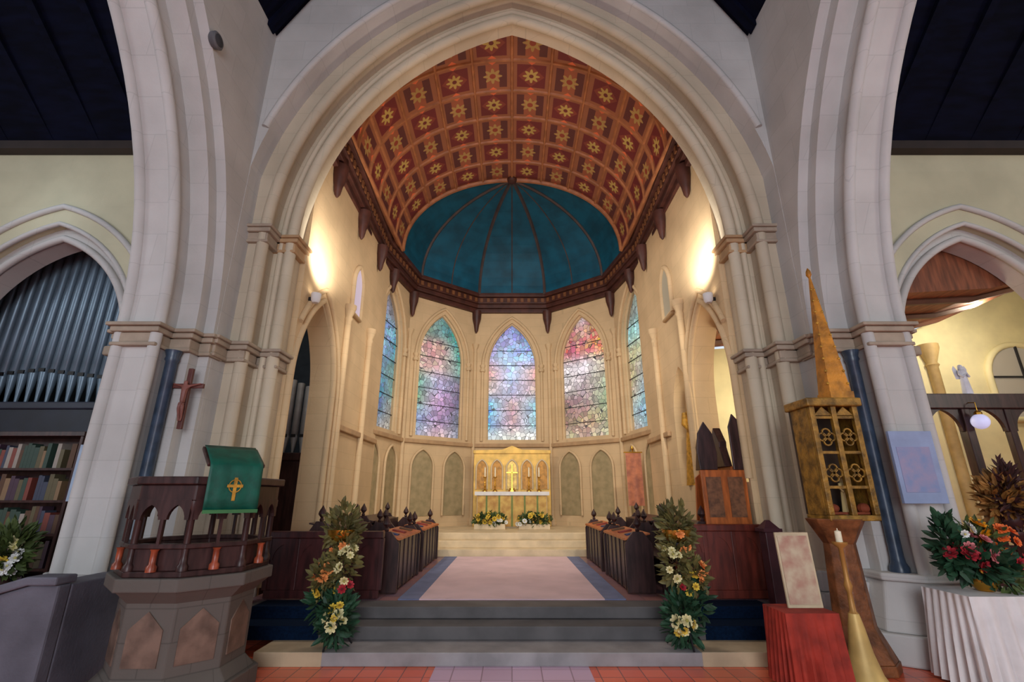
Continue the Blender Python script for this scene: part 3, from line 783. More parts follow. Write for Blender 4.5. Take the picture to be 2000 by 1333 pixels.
for k in range(8):
    a = PI / 8 + k * PI / 4
    c = MB().lathe([(.05, 1.08), (.05, 1.12), (.035, 1.14), (.03, 1.2), (.03, 1.56), (.05, 1.6), (.05, 1.66)], .655 * math.cos(a), .655 * math.sin(a), 12)
    obj('corner_column', c, DARKWOOD, pul, smooth=50)
    a2 = k * PI / 4; M = Matrix.Rotation(a2 + PI / 2, 4, 'Z')
    c = MB().lathe([(.045, 1.08), (.045, 1.12), (.028, 1.14), (.028, 1.24), (.04, 1.26)], .66 * math.cos(a2), .66 * math.sin(a2), 12)
    obj('marble_colonnette', c, TERRA, pul, smooth=50)  # red marble whose orange also carries the lit look of the column bases
    # arched heads of the two openings in each side
    q = MB()
    for u in (-.125, .125):
        p_ = arc(.085, 1.5, .05, 0, 5, u)
        q.ribbon([(u - .125, 1.5), (p_[0][0], 1.5)] + p_ + [(p_[-1][0], 1.5), (u + .125, 1.5)], lambda z: 1.67, -.02, .02, 'x')
    q.box(-.014, .014, -.014, .014, 1.28, 1.52)
    q.moved(Matrix.Rotation(a2 - PI / 2, 4, 'Z') @ Matrix.Translation((0, .635, 0)))
    obj('arcade_head', q, DARKWOOD, pul)
# desk on the front edge
ds = MB().prism_x([(-.86, 1.98), (-.84, 1.95), (-.52, 2.12), (-.54, 2.15)], -.26, .26).box(-.04, .04, -.74, -.66, 1.84, 2.02)
ds.moved(Matrix.Rotation(PI / 4, 4, 'Z'))
dk = obj('book_desk', ds, DARKWOOD, pul, bevel=.008)
# green fall draped over the desk
def cloth_strip(x0, x1, path, nx=16, wave=.006, freq=40):
    mb = MB(); vs = []; fs = []; m = len(path)
    for j, (y, z) in enumerate(path):
        for i in range(nx + 1):
            x = x0 + (x1 - x0) * i / nx; w = wave * math.sin(freq * x) * (j / m)
            vs.append((x, y - w, z))
    for j in range(m - 1):
        for i in range(nx): fs.append((j * (nx + 1) + i, j * (nx + 1) + i + 1, (j + 1) * (nx + 1) + i + 1, (j + 1) * (nx + 1) + i))
    return mb.add(vs, fs)
fall = thing('lectern_fall', 'green silk pulpit fall with a small gold emblem hanging over the pulpit desk', 'cloth', (PX, PY, 0), PI / 4)
fall.scale = (.93, .93, 1)
pth = [(-.53, 2.163), (-.62, 2.125), (-.74, 2.06), (-.85, 1.995), (-.872, 1.96), (-.875, 1.88), (-.878, 1.78), (-.88, 1.68), (-.88, 1.58)]
f_ = obj('silk', cloth_strip(-.24, .24, pth), GREENCLOTH, fall, smooth=60)
f_.modifiers.new('s', 'SOLIDIFY').thickness = .006
em = MB().prism_y([(-.015, 1.66), (.015, 1.66), (.015, 1.86), (-.015, 1.86)], -.893, -.889).prism_y([(-.07, 1.775), (.07, 1.775), (.07, 1.8), (-.07, 1.8)], -.894, -.890)
em.tube([(.055 * math.cos(q * PI / 10), -.891, 1.787 + .055 * math.sin(q * PI / 10)) for q in range(21)], .005, 5)
obj('gold_emblem', em, GOLD, fall, label='gold embroidered ringed cross')
obj('fringe', MB().box(-.24, .24, -.89, -.875, 1.555, 1.585), mat('fringe_green', (60, 110, 66), .8), fall)

# ---- pulpit stair
sg = thing('pulpit_stair', 'low slate grey stone stair wall sloping down left from the pulpit base', 'stair', (-3.95, PY, 0))
obj('parapet', MB().prism_y([(0, 0), (0, .96), (-.25, .96), (-2.1, .42), (-2.1, 0)], -.5, -.36), STAIRSTONE, sg, bevel=.02)
obj('coping', MB().prism_y([(0, .96), (0, 1.03), (-.27, 1.03), (-2.14, .49), (-2.14, .42), (-.25, .96)], -.54, -.32), STAIRSTONE, sg, bevel=.015)
for k in range(4):
    obj('tread', MB().box(-.3 - .38 * (k + 1), -.3 - .38 * k, -.36, .36, 0, .8 - .19 * k), STAIRSTONE, sg, bevel=.01)
obj('landing', MB().box(-.3, .0, -.36, .36, 0, .95), STAIRSTONE, sg, bevel=.01)

# ---- crucifix on the left pier
cr = thing('crucifix', 'small reddish brown crucifix fixed to the pale left pier above the pulpit', 'crucifix', (-4.17, 6.035, 2.5))
WD = mat('crucifix_wood', (92, 50, 44), .5, var=.2)
obj('cross', MB().box(-.03, .03, -.02, .02, 0, .78).box(-.2, .2, -.02, .02, .52, .58), WD, cr, bevel=.005)
bd = bpy.data.meshes.new('figure')
BV = [((0, -.05, .36), .034), ((0, -.055, .44), .036), ((0, -.05, .52), .04), ((0, -.055, .565), .018), ((.01, -.07, .61), .032),
      ((.06, -.04, .545), .017), ((.12, -.035, .56), .012), ((.18, -.03, .575), .009), ((-.06, -.04, .545), .017), ((-.12, -.035, .56), .012), ((-.18, -.03, .575), .009),
      ((.022, -.065, .25), .022), ((.018, -.04, .13), .014), ((.012, -.045, .09), .011), ((-.022, -.065, .25), .022), ((-.012, -.04, .13), .014), ((-.008, -.045, .09), .011)]
BE = [(0, 1), (1, 2), (2, 3), (3, 4), (2, 5), (5, 6), (6, 7), (2, 8), (8, 9), (9, 10), (0, 11), (11, 12), (12, 13), (0, 14), (14, 15), (15, 16)]
bd.from_pydata([v for v, r in BV], BE, []); bo = bpy.data.objects.new('figure', bd); C.objects.link(bo); bo.parent = cr
bo.modifiers.new('skin', 'SKIN'); bo.modifiers.new('sub', 'SUBSURF').levels = 1; bo.modifiers['sub'].render_levels = 1
for i, (v, r) in enumerate(BV): bd.skin_vertices[0].data[i].radius = (r, r)
bd.skin_vertices[0].data[0].use_root = True; bd.materials.append(mat('carved_figure', (128, 76, 66), .5))

# ---- round loudspeaker
sp = thing('round_loudspeaker', 'small grey round loudspeaker high on the left crossing wall', 'loudspeaker', (-4.125, 4.97, 7.66))
q = MB().lathe([(.09, 0), (.11, .02), (.12, .08), (.1, .1)], 0, 0, 20); q.moved(Matrix.Rotation(PI / 2, 4, 'Y')); obj('housing', q, mat('speaker_grey', (92, 92, 96), .5), sp, smooth=40)
q = MB().lathe([(.085, .1), (.06, .112), (.01, .118)], 0, 0, 20); q.moved(Matrix.Rotation(PI / 2, 4, 'Y')); obj('grille', q, mat('speaker_grille', (56, 56, 60), .7), sp, smooth=60)

# ---- floodlights behind the chancel arch
for s, nm in ((-1, 'left'), (1, 'right')):
    t = thing('floodlight', 'small white floodlight fixed behind the chancel arch on the %s chancel wall' % nm, 'floodlight', (s * 3.38, 7.6, 5.0), 0, 'floodlights behind the chancel arch')
    q = MB().lathe([(.05, -.14), (.075, -.1), (.085, .02), (.08, .03)], 0, 0, 16); obj('housing', q, WHITECLOTH, t, smooth=50)
    obj('lens', MB().lathe([(.074, .028), (.03, .034), (.01, .035)], 0, 0, 16), emis('lamp_lens_' + nm, (255, 244, 225), 12), t)
    obj('bracket', MB().box(min(s * .05, s * .13), max(s * .05, s * .13), -.02, .02, -.1, -.04), IRON, t)

# ---- navy carpet strips on the steps
for s, nm in ((-1, 'left'), (1, 'right')):
    x0, x1 = sorted((s * 2.22, s * 3.2))
    mb = MB().box(x0, x1, 6.238, 6.25, .136, .278).box(x0, x1, 6.25, 6.608, .27, .278).box(x0, x1, 6.608, 6.62, .27, .408).box(x0, x1, 6.62, 6.99, .40, .408)
    tag(obj('step_carpet', mb, NAVYCARPET), 'dark navy carpet laid over the steps in front of the %s stall panel' % ('dark red left' if s < 0 else 'mahogany right'), 'carpet', 'navy carpets on the chancel steps')
# ---- chancel carpet
cc = thing('chancel_carpet', 'pale lilac pink carpet running up the chancel between the stalls', 'carpet', (0, 7.0, .4))
obj('carpet_field', MB().box(-1.22, 1.22, .02, 4.66, .0, .014), mat('lilac_carpet', (206, 176, 180), .7, var=.06, scale=2), cc)
for a_ in (-1.5, 1.22): obj('carpet_border', MB().box(a_, a_ + .28, .02, 4.66, 0, .014), mat('slate_blue_carpet', (104, 110, 140), .7, var=.1), cc, label='slate blue edge stripe')

# ---- stall fronts facing the nave
def panel_front(name, label, x0, x1, y, z0, z1, m, n, group):
    t = thing(name, label, 'choir stall panel', ((x0 + x1) / 2, y, z0), 0, group); w = (x1 - x0) / 2; h = z1 - z0
    mb = MB().box(-w, w, -.03, .03, 0, .1).box(-w, w, -.02, .02, .1, h - .09)
    obj('boarding', mb, m, t, bevel=.005)
    obj('top_rail', MB().box(-w - .02, w + .02, -.06, .06, h - .09, h), m, t, bevel=.012)
    for k in range(n + 1):
        x = -w + 2 * w * k / n; obj('stile', MB().box(x - .03, x + .03, -.04, .04, .1, h - .09), m, t, bevel=.006)
    for k in range(n):
        x = -w + 2 * w * (k + .5) / n; hw = w / n - .03
        p_ = arc(hw * .8, h - .36, hw * .5, 0, 6, x)
        obj('tracery', MB().ribbon([(x - hw, h - .36), (p_[0][0], h - .36)] + p_ + [(p_[-1][0], h - .36), (x + hw, h - .36)], lambda u: h - .08, -.032, -.018, 'x'), m, t)
    return t
panel_front('stall_front', 'dark red wooden choir stall front with traceried panels left of the chancel', -3.3, -1.78, 7.08, .41, 1.24, mat('dark_red_oak', (66, 28, 28), .35, var=.3, scale=3, stretch=(6, 6, 1)), 4, 'choir stall fronts facing the nave')
panel_front('stall_front', 'mahogany choir stall front with traceried panels right of the chancel', 2.25, 3.42, 7.08, .41, 1.33, REDWOOD, 3, 'choir stall fronts facing the nave')
pp = thing('newel_post', 'dark violet brown square post standing by the right jamb of the arch', 'post', (3.36, 6.72, .4))
obj('shaft', MB().box(-.09, .09, -.09, .09, 0, .86), mat('violet_oak', (66, 34, 40), .4, var=.2), pp, bevel=.01)
obj('cap', MB().box(-.12, .12, -.12, .12, .86, .9).prism([(-.1, -.1), (.1, -.1), (.1, .1), (-.1, .1)], .9, 1.0, [(-.02, -.02), (.02, -.02), (.02, .02), (-.02, .02)]), MATS['violet_oak'], pp)

# ---- choir desks and pews along the chancel
def poppy(mb, x, y, z, k=1.0):
    mb.lathe([(.02, 0), (.035, .03), (.02, .06), (.06, .11), (.05, .15), (.02, .2), (.005, .23)], x, y, 10, z)
def bench_end(x0, x1, y, z1): # local coords
    return MB().prism_y([(x0, 0), (x1, 0), (x1, z1 * .8), ((x0 + x1) / 2 + .07, z1), ((x0 + x1) / 2 - .07, z1), (x0, z1 * .8)], y - .03, y + .03)
def choir_desk(label, x, y0, y1, s, m, group, h=.78):
    t = thing('choir_desk', label, 'choir desk', (x, y0, .41), 0, group); L = y1 - y0
    obj('front_board', MB().box(-.025, .025, .03, L - .03, .02, h - .1), m, t, bevel=.005)
    obj('sloping_top', MB().prism_y([(-.06 * s, h - .1), (.32 * s, h - .02), (.32 * s, h - .0), (-.06 * s, h - .07)][::s or 1], 0, L), ORANGEWOOD if h < .9 else m, t)  # low tops coloured orange to carry the light falling on them
    for yy in (0, L):
        o = obj('end_panel', bench_end(*sorted((-.06 * s, .34 * s)), yy, h + .02), m, t, bevel=.006)
        q = MB(); poppy(q, .14 * s, yy, h + .01); obj('poppyhead', q, m, o, smooth=50)
    for k in range(5):
        yy = .2 + (L - .4) * k / 4; obj('muntin', MB().box(-.04, .04, yy - .025, yy + .025, .02, h - .1), m, t)
    return t
def choir_pew(label, x, y0, y1, s, m, group, h=.85):
    t = thing('choir_pew', label, 'pew', (x, y0, .41), 0, group); L = y1 - y0
    a, b = sorted((0, .4 * s)); obj('seat', MB().box(a, b, 0, L, .4, .44), m, t, bevel=.008)
    a, b = sorted((.38 * s, .42 * s)); obj('backrest', MB().box(a, b, 0, L, 0, h), m, t, bevel=.008)
    for yy in (0, L):
        o = obj('end_panel', bench_end(*sorted((-.02 * s, .44 * s)), yy, h), m, t, bevel=.006)
        q = MB(); poppy(q, .22 * s, yy, h - .01); obj('poppyhead', q, m, o, smooth=50)
    return t
for s, sd, m in ((-1, 'left', DARKWOOD), (1, 'right', DARKWOOD)):
    for j, (y0, y1) in enumerate(((7.45, 9.1), (9.5, 11.3))):
        pos = ('nearer', 'farther')[j]
        choir_desk('low front choir desk, the %s one of the %s block beside the carpet' % (pos, sd), s * 1.68, y0, y1, s, m, 'choir desks')
        choir_pew('front row choir pew, the %s one of the %s block' % (pos, sd), s * 2.14, y0, y1, s, m, 'choir pews')
        choir_desk('taller back choir desk, the %s one of the %s block' % (pos, sd), s * 2.64, y0, y1, s, m, 'choir desks', .92)
        # music books on the front desks
        for q in range(3):
            yy = y0 + .3 + q * .5
            b = MB().prism_y([(-.1, .0), (.1, .042), (.1, .062), (-.1, .02)], -.07, .07)
            rr_ = Matrix.Scale(-1, 4, (1, 0, 0)) if s < 0 else Matrix.Identity(4); b.moved(rr_)
            bk = thing('hymn_book', '%s closed choir book %s on the %s front desk, %s half' % (('blue', 'red', 'brown')[q], ('nearest', 'in the middle', 'farthest')[q], sd, pos), 'book', (s * (1.68 + .13), yy, .41 + .78 - .055), 0, 'choir books on the front desks')
            obj('cover', b, mat('book_cover_%d' % q, ((44, 56, 96), (130, 44, 36), (96, 66, 40))[q], .6), bk)

# ---- canopied clergy stall on the right
cs = thing('canopied_stall', 'honey oak clergy stall with dark carved finials against the right chancel wall', 'stall', (3.12, 7.45, .41))
obj('back_panelling', MB().box(.2, .26, 0, 1.35, 0, 1.72), ORANGEWOOD, cs, bevel=.006)
obj('seat', MB().box(-.06, .22, .03, 1.32, .4, .46), ORANGEWOOD, cs, bevel=.006)
for k in range(3):
    yy = [0, .67, 1.33][k]; obj('arm_panel', MB().prism_y([(-.08, 0), (.24, 0), (.24, 1.7), (.12, 1.6), (.06, .8), (-.08, .72)], yy - .025, yy + .025), ORANGEWOOD, cs, bevel=.006)
    if k < 2:
        yc = (.33, 1.0)[k]
        obj('canopy', MB().prism_x([(yc - .28, 1.72), (yc + .28, 1.72), (yc + .24, 1.82), (yc + .16, 2.02), (yc + .17, 2.1), (yc, 2.34), (yc - .17, 2.1), (yc - .16, 2.02), (yc - .24, 1.82)], .12, .24), DARKWOOD, cs, bevel=.01)
        for w_ in range(3):
            obj('carved_panel', MB().box(.19, .2, yc - .26 + w_ * .18, yc - .11 + w_ * .18, 1.0, 1.62), mat('carved_relief', (140, 100, 70), .5, var=.3, scale=14), cs)
fr_ = thing('facing_panel', 'upright honey oak panel end of the clergy stall facing the nave', 'panel', (3.0, 7.36, .41))
obj('board', MB().box(-.2, .46, -.02, .02, .5, 1.66), ORANGEWOOD, fr_, bevel=.006)
obj('foot_board', MB().box(-.2, .46, -.02, .02, .0, .5), ORANGEWOOD, fr_)
obj('tracery', MB().box(-.14, .08, -.03, -.02, 1.0, 1.56).box(.18, .4, -.03, -.02, 1.0, 1.56), mat('carved_relief_dark', (116, 74, 46), .5, var=.3, scale=14), fr_)
q = MB(); q.prism_y([(-.2, 1.66), (.06, 1.66), (.08, 1.9), (.04, 2.2), (-.07, 2.38), (-.18, 2.2), (-.22, 1.9)], -.02, .02)
obj('dark_finial', q, DARKWOOD, fr_, bevel=.01); q = MB(); q.prism_y([(.3, 1.66), (.46, 1.66), (.46, 2.4), (.38, 2.5), (.3, 2.3)], -.02, .02)
obj('dark_finial', q, DARKWOOD, fr_, bevel=.01)

# ---- robed figures
def robed(t, h, m, m2, wings=False):
    k = h / 1.7
    prof_ = [(.27, 0), (.26, .1), (.22, .6), (.19, .95), (.17, 1.1), (.2, 1.28), (.19, 1.38), (.1, 1.45), (.055, 1.48), (.055, 1.52)]
    mb = MB().lathe([(r * k, z * k) for r, z in prof_], 0, 0, 28, sy=.72)
    mb.v = [(x * (1 + .07 * math.sin(7 * math.atan2(y, x + 1e-6)) * max(0, 1 - z / (1.2 * k))), y * (1 + .07 * math.sin(7 * math.atan2(y, x + 1e-6)) * max(0, 1 - z / (1.2 * k))), z) for x, y, z in mb.v]
    for sg in (-1, 1): mb.tube([(sg * .17 * k, 0, 1.36 * k), (sg * .22 * k, -.04 * k, 1.15 * k), (sg * .16 * k, -.18 * k, 1.0 * k), (sg * .03 * k, -.24 * k, 1.14 * k)], [.07 * k, .065 * k, .06 * k, .035 * k], 10)
    obj('robe', mb, m, t, smooth=60)
    hd = MB().ball((0, -.01 * k, 1.61 * k), .095 * k, 12, 1.22); hd.ball((0, -.1 * k, 1.6 * k), .018 * k, 6); hd.ball((0, -.085 * k, 1.545 * k), .02 * k, 6)
    obj('head', hd, m2, t, smooth=60)
    obj('veil', MB().lathe([(.13 * k, -.16 * k), (.12 * k, 0), (.118 * k, .06 * k), (.08 * k, .12 * k), (.01, .14 * k)], 0, .035 * k, 14, 1.6 * k), m, t, smooth=60)
    if wings:
        for sg in (-1, 1):
            obj('wing', MB().prism_y([(sg * .05 * k, 1.3 * k), (sg * .3 * k, 1.7 * k), (sg * .42 * k, 1.5 * k), (sg * .34 * k, .9 * k), (sg * .1 * k, .9 * k)], .1 * k, .13 * k), m, t, bevel=.005)
t = thing('gilded_statue', 'gilded robed statue standing in the arched bay of the right chancel wall', 'statue', (3.72, 9.75, 1.9)); robed(t, 1.75, GOLD, mat('statue_flesh', (210, 170, 130), .6))

# ---- altar group
al = thing('altar', 'broad altar with gold and green embroidered frontal below the central window', 'altar', (0, 14.3, .85))
obj('altar_table', MB().box(-1.0, 1.0, 0, .62, 0, .9).box(-1.05, 1.05, -.04, .66, .9, .96), BEIGE, al, bevel=.01)
obj('frontal', MB().box(-.98, .98, -.03, .0, .04, .88), mat('gold_frontal', (206, 168, 86), .5, var=.25, scale=5, rgb2=(170, 120, 52)), al)
mb = MB()
for x in (-.72, -.36, 0, .36, .72): mb.box(x - .025, x + .025, -.036, -.03, .04, .88)
obj('orphreys', mb, mat('green_orphrey', (112, 124, 62), .6), al, label='olive green embroidered bands')
tag(obj('altar_cloth', MB().box(-1.06, 1.06, 14.25, 14.97, 1.812, 1.822).box(-1.06, 1.06, 14.245, 14.252, 1.72, 1.822), WHITECLOTH), 'white linen cloth spread over the altar top', 'altar cloth')
rd = thing('reredos', 'gilded panelled reredos glowing behind the altar', 'reredos', (0, 15.12, .85))
obj('back_board', MB().box(-1.17, 1.17, 0, .12, 0, 2.12), mat('reredos_gold', (220, 176, 84), .4, metal=.15, var=.15, scale=4), rd, bevel=.01)
for k in range(5):
    x = -.92 + .46 * k; p_ = arc(.17, 1.65, .12, 0, 8, x)
    obj('niche', MB().prism_y([(p_[0][0], 1.05)] + p_ + [(p_[-1][0], 1.05)], -.03, 0), mat('niche_gold', (236, 200, 110), .4, metal=.1, var=.2, scale=10) if k == 2 else mat('niche_amber', (186, 132, 54), .45, metal=.1, var=.2, scale=10), rd)
    obj('niche_arch', MB().tube([(q_[0], -.04, q_[1]) for q_ in [(p_[0][0], 1.05)] + p_ + [(p_[-1][0], 1.05)]], .025, 8), BEIGE, rd, smooth=50)
obj('cresting', MB().prism_y([(-1.2, 2.1), (1.2, 2.1), (1.2, 2.2), (.3, 2.22), (0, 2.34), (-.3, 2.22), (-1.2, 2.2)], -.04, .12), MATS['reredos_gold'], rd, bevel=.01)
for k, x in enumerate((-.8, -.5, .5, .8)):
    t = thing('altar_candlestick', ('far left', 'inner left', 'inner right', 'far right')[k] + ' tall brass candlestick with a cream candle on the altar', 'candlestick', (x, 14.72, 1.825), 0, 'candlesticks on the altar')
    obj('stick', MB().lathe([(.08, 0), (.07, .03), (.02, .07), (.02, .14), (.035, .17), (.018, .2), (.018, .38), (.06, .41), (.06, .42)], 0, 0, 14), BRASS, t, smooth=50)
    obj('candle', MB().lathe([(.02, .42), (.02, .68), (.004, .69), (.003, .71)], 0, 0, 10), mat('candle_wax', (236, 226, 196), .5), t, smooth=50)
t = thing('altar_cross', 'brass cross on a stepped foot at the middle of the altar', 'cross', (0, 14.75, 1.825))
obj('foot', MB().prism(octp(.12), 0, .04).prism(octp(.08), .04, .1), BRASS, t); obj('cross', MB().box(-.018, .018, -.015, .015, .1, .78).box(-.17, .17, -.015, .015, .52, .556), BRASS, t, bevel=.004)
rng = random.Random(11)
for s, nm in ((-1, 'left'), (1, 'right')):
    t = thing('altar_flower_trough', 'low trough of green foliage and yellow flowers before the %s half of the altar' % nm, 'flower arrangement', (s * .6, 13.75, .85), 0, 'flower troughs before the altar')
    obj('trough', MB().box(-.42, .42, -.09, .09, 0, .14), BEIGE, t, bevel=.01)
    g = obj('foliage', foliage([(0, 0, .25, .45, .12, .16, 340)], rng, .1, .03), LEAF, t); g['kind'] = 'stuff'
    put_flowers(t, [('yellow', 12, 0, 0, .27, .42, .14, .14, 1.1), ('white', 5, -s * .3, -.03, .18, .2, .12, .08, 1.1)], rng)
# banner on the apse wall
t = thing('hanging_banner', 'terracotta painted banner on a pole at the right of the sanctuary', 'banner', (3.12, 12.62, .85))
obj('pole', MB().lathe([(.14, 0), (.14, .03), (.018, .06), (.018, 1.98), (.04, 2.02), (.005, 2.1)], 0, .03, 10), BRASS, t, smooth=50)
obj('banner_cloth', cloth_strip(-.2, .2, [(-.01, 1.92), (-.012, 1.6), (-.014, 1.2), (-.012, .8), (-.01, .62)], 12, .01, 30), mat('terracotta_silk', (196, 120, 84), .6, rgb2=(150, 90, 70), scale=6), t, smooth=60)
obj('crossbar', MB().box(-.24, .24, -.015, .015, 1.91, 1.94), BRASS, t)

# ---- tall gilded shrine by the right jamb
sh = thing('gilded_shrine', 'tall carved shrine case in aged gold with a pointed spire against the right pier', 'shrine', (3.66, 5.78, 0))
obj('pedestal', MB().prism(octp(.34), 0, .1).prism(octp(.33), .1, .4, octp(.2)).prism(octp(.2), .4, 1.2, octp(.16)).prism(octp(.16), 1.2, 1.46, octp(.3)), mat('brown_carved_wood', (122, 74, 42), .45, var=.3, scale=8, bump=.3), sh, bevel=.01)
obj('case_floor', MB().box(-.18, .38, -.22, .22, 1.44, 1.5), DULLGOLD, sh, bevel=.01)
obj('case_back', MB().box(-.18, .38, .17, .22, 1.5, 2.74), mat('shrine_dark', (66, 50, 36), .6, var=.3), sh)
for x in (-.15, .1, .35):
    obj('case_post', MB().box(x - .03, x + .03, -.22, -.16, 1.5, 2.72), DULLGOLD, sh, bevel=.008)
for x in (-.17, .37): obj('case_side', MB().box(x - .015, x + .015, -.16, .17, 1.5, 2.72), DULLGOLD, sh)
obj('case_cornice', MB().box(-.22, .42, -.26, .24, 2.7, 2.8), DULLGOLD, sh, bevel=.015)
for c in (-.025, .225):
    for zz in (1.95, 2.35):
        q = MB(); 
        for a_ in range(4):
            th = a_ * PI / 2; q.tube([(c + .05 * math.cos(th) + .045 * math.cos(b_ * PI / 6), -.19, zz + .05 * math.sin(th) + .045 * math.sin(b_ * PI / 6)) for b_ in range(13)], .011, 5)
        obj('quatrefoil', q, DULLGOLD, sh)
    q = MB()
    for zz in (1.78, 2.16, 2.56): q.box(c - .12, c + .12, -.205, -.18, zz, zz + .03)
    obj('case_bars', q, DULLGOLD, sh)
q = MB()
if True:
    for j in range(2): q.prism_y([(-.15 + j * .25 + .02, 2.6), (-.15 + j * .25 + .23, 2.6), (-.15 + j * .25 + .125, 2.7)], -.2, -.18)
obj('gablets', q, DULLGOLD, sh)
obj('spire', MB().prism([(.16, -.14), (.44, -.14), (.44, .12), (.16, .12)], 2.8, 2.9).prism([(.17, -.12), (.43, -.12), (.43, .11), (.17, .11)], 2.9, 4.5, [(.285, -.01), (.3, -.01), (.3, .005), (.285, .005)]).lathe([(.01, 4.45), (.035, 4.5), (.03, 4.55), (.005, 4.6)], .29, -.003, 8), mat('amber_gilding', (184, 120, 34), .45, metal=.15, var=.3, scale=6, bump=.3), sh, bevel=.006)
q = MB()
for k in range(9):
    z_ = 3.0 + k * .16; w_ = .13 * (1 - (z_ - 2.9) / 1.6)
    for sg in (-1, 1): q.ball((.29 + sg * w_, -.12 * (1 - (z_ - 2.9) / 1.6), z_), .018, 6)
obj('crockets', q, GOLD, sh)
t = thing('shrine_figure', 'small cream robed figure inside the gilded shrine case', 'statue', (3.8, 5.72, 1.5)); robed(t, .42, mat('cream_robe', (214, 190, 130), .6), MATS['statue_flesh'])
tag(obj('shrine_drapery', MB().box(3.52, 4.0, 5.66, 5.9, 1.505, 1.53).ball((3.62, 5.7, 1.57), .06, 10, .8).ball((3.96, 5.7, 1.57), .07, 10, .8), mat('rust_cloth', (132, 60, 32), .8, bump=.3)), 'rust red drapery laid at the foot of the shrine figure', 'drapery')

# ---- red covered table, print, candle stand
def skirt(cx, cy, wx, wy, z1, z0, n=96, amp=.014, fr=22, flare=.03):
    pts = []; per = []
    for k in range(n):
        t_ = k / n * 4; e = int(t_); f_ = t_ - e
        c = [(-1, -1), (1, -1), (1, 1), (-1, 1), (-1, -1)]; x = c[e][0] + (c[e + 1][0] - c[e][0]) * f_; y = c[e][1] + (c[e + 1][1] - c[e][1]) * f_
        per.append((x, y))
    vs = []; rows_ = 8
    for j in range(rows_ + 1):
        t_ = j / rows_; z = z1 + (z0 - z1) * t_
        for k, (x, y) in enumerate(per):
            w = amp * math.sin(k * fr / n * 2 * PI) * t_ ** .6 + flare * t_
            L_ = math.hypot(x, y); vs.append((cx + x * wx + x / L_ * w, cy + y * wy + y / L_ * w, z))
    fs = []
    for j in range(rows_):
        for k in range(n): fs.append((j * n + k, j * n + (k + 1) % n, (j + 1) * n + (k + 1) % n, (j + 1) * n + k))
    fs.append(tuple(range(n)))
    return MB().add(vs, fs)
t = thing('side_table', 'small wooden table hidden under the pleated red cloth', 'table', (2.78, 5.2, 0))
obj('table_top', MB().box(-.24, .24, -.2, .2, .62, .65), DARKWOOD, t)
for x in (-.2, .2):
    for y in (-.16, .16): obj('leg', MB().box(x - .02, x + .02, y - .02, y + .02, 0, .62), DARKWOOD, t)
t.name = 'side_table'
tag(obj('table_cloth', skirt(0, 0, .25, .21, .665, .03, 120, .026, 26), REDCLOTH, None, (2.78, 5.2, 0), smooth=70), 'pleated brick red cloth hanging to the floor over the small side table', 'tablecloth')
t = thing('display_print', 'tall pale faded print on a board propped upon the red covered table', 'picture', (2.86, 5.24, .665))
obj('board', MB().prism_x([(-.02, 0), (0, 0), (.05, .68), (.03, .68)], -.17, .17), mat('board_edge', (190, 172, 140), .6), t)
obj('print_sheet', MB().prism_x([(-.024, .03), (-.02, .03), (.027, .65), (.023, .65)], -.15, .15), PINKCARD, t)
obj('prop', MB().prism_x([(.14, 0), (.15, 0), (.045, .5), (.035, .5)], -.03, .03), DARKWOOD, t)
t = thing('candle_stand', 'brass floor candle stand with a wide tapering foot beside the red covered table', 'candle stand', (3.31, 5.22, 0))
obj('foot', MB().lathe([(.21, 0), (.2, .04), (.15, .12), (.1, .3), (.07, .5), (.045, .62)], 0, 0, 20), mat('pale_brass', (200, 168, 100), .5, metal=.2, var=.12), t, smooth=50)
obj('stem', MB().lathe([(.045, .62), (.03, .64), (.022, .8), (.04, .86), (.022, .92), (.022, 1.2), (.07, 1.24), (.07, 1.26)], 0, 0, 16), mat('brown_brass', (168, 122, 62), .45, metal=.3), t, smooth=50)
obj('candle', MB().lathe([(.03, 1.26), (.03, 1.36), (.004, 1.37), (.003, 1.39)], 0, 0, 12), MATS['candle_wax'], t, smooth=50)

# ---- notices on the piers
t = thing('notice_board', 'pale blue notice board fixed to the right pier beside the dark shaft', 'notice board', (4.62, 5.63, 1.62))
obj('board', MB().box(-.25, .25, -.02, .02, 0, .8), BLUEPANEL, t, bevel=.004)
obj('notice_sheet', MB().box(-.2, .18, -.024, -.02, .12, .62), mat('lilac_print', (150, 142, 170), .7, rgb2=(122, 138, 176), scale=9), t)
obj('fixing_batten', MB().box(-.2, .2, .02, .045, .3, .4), DARKWOOD, t)
t = thing('blue_notice', 'narrow pale blue notice panel at the outer edge of the left pier', 'notice', (-5.16, 5.97, 1.64))
obj('panel', MB().box(-.12, .1, -.015, .015, 0, .66), mat('pale_sky_board', (150, 168, 190), .6), t, bevel=.003)
obj('batten', MB().box(-.05, .05, .015, .04, .3, .4), DARKWOOD, t)

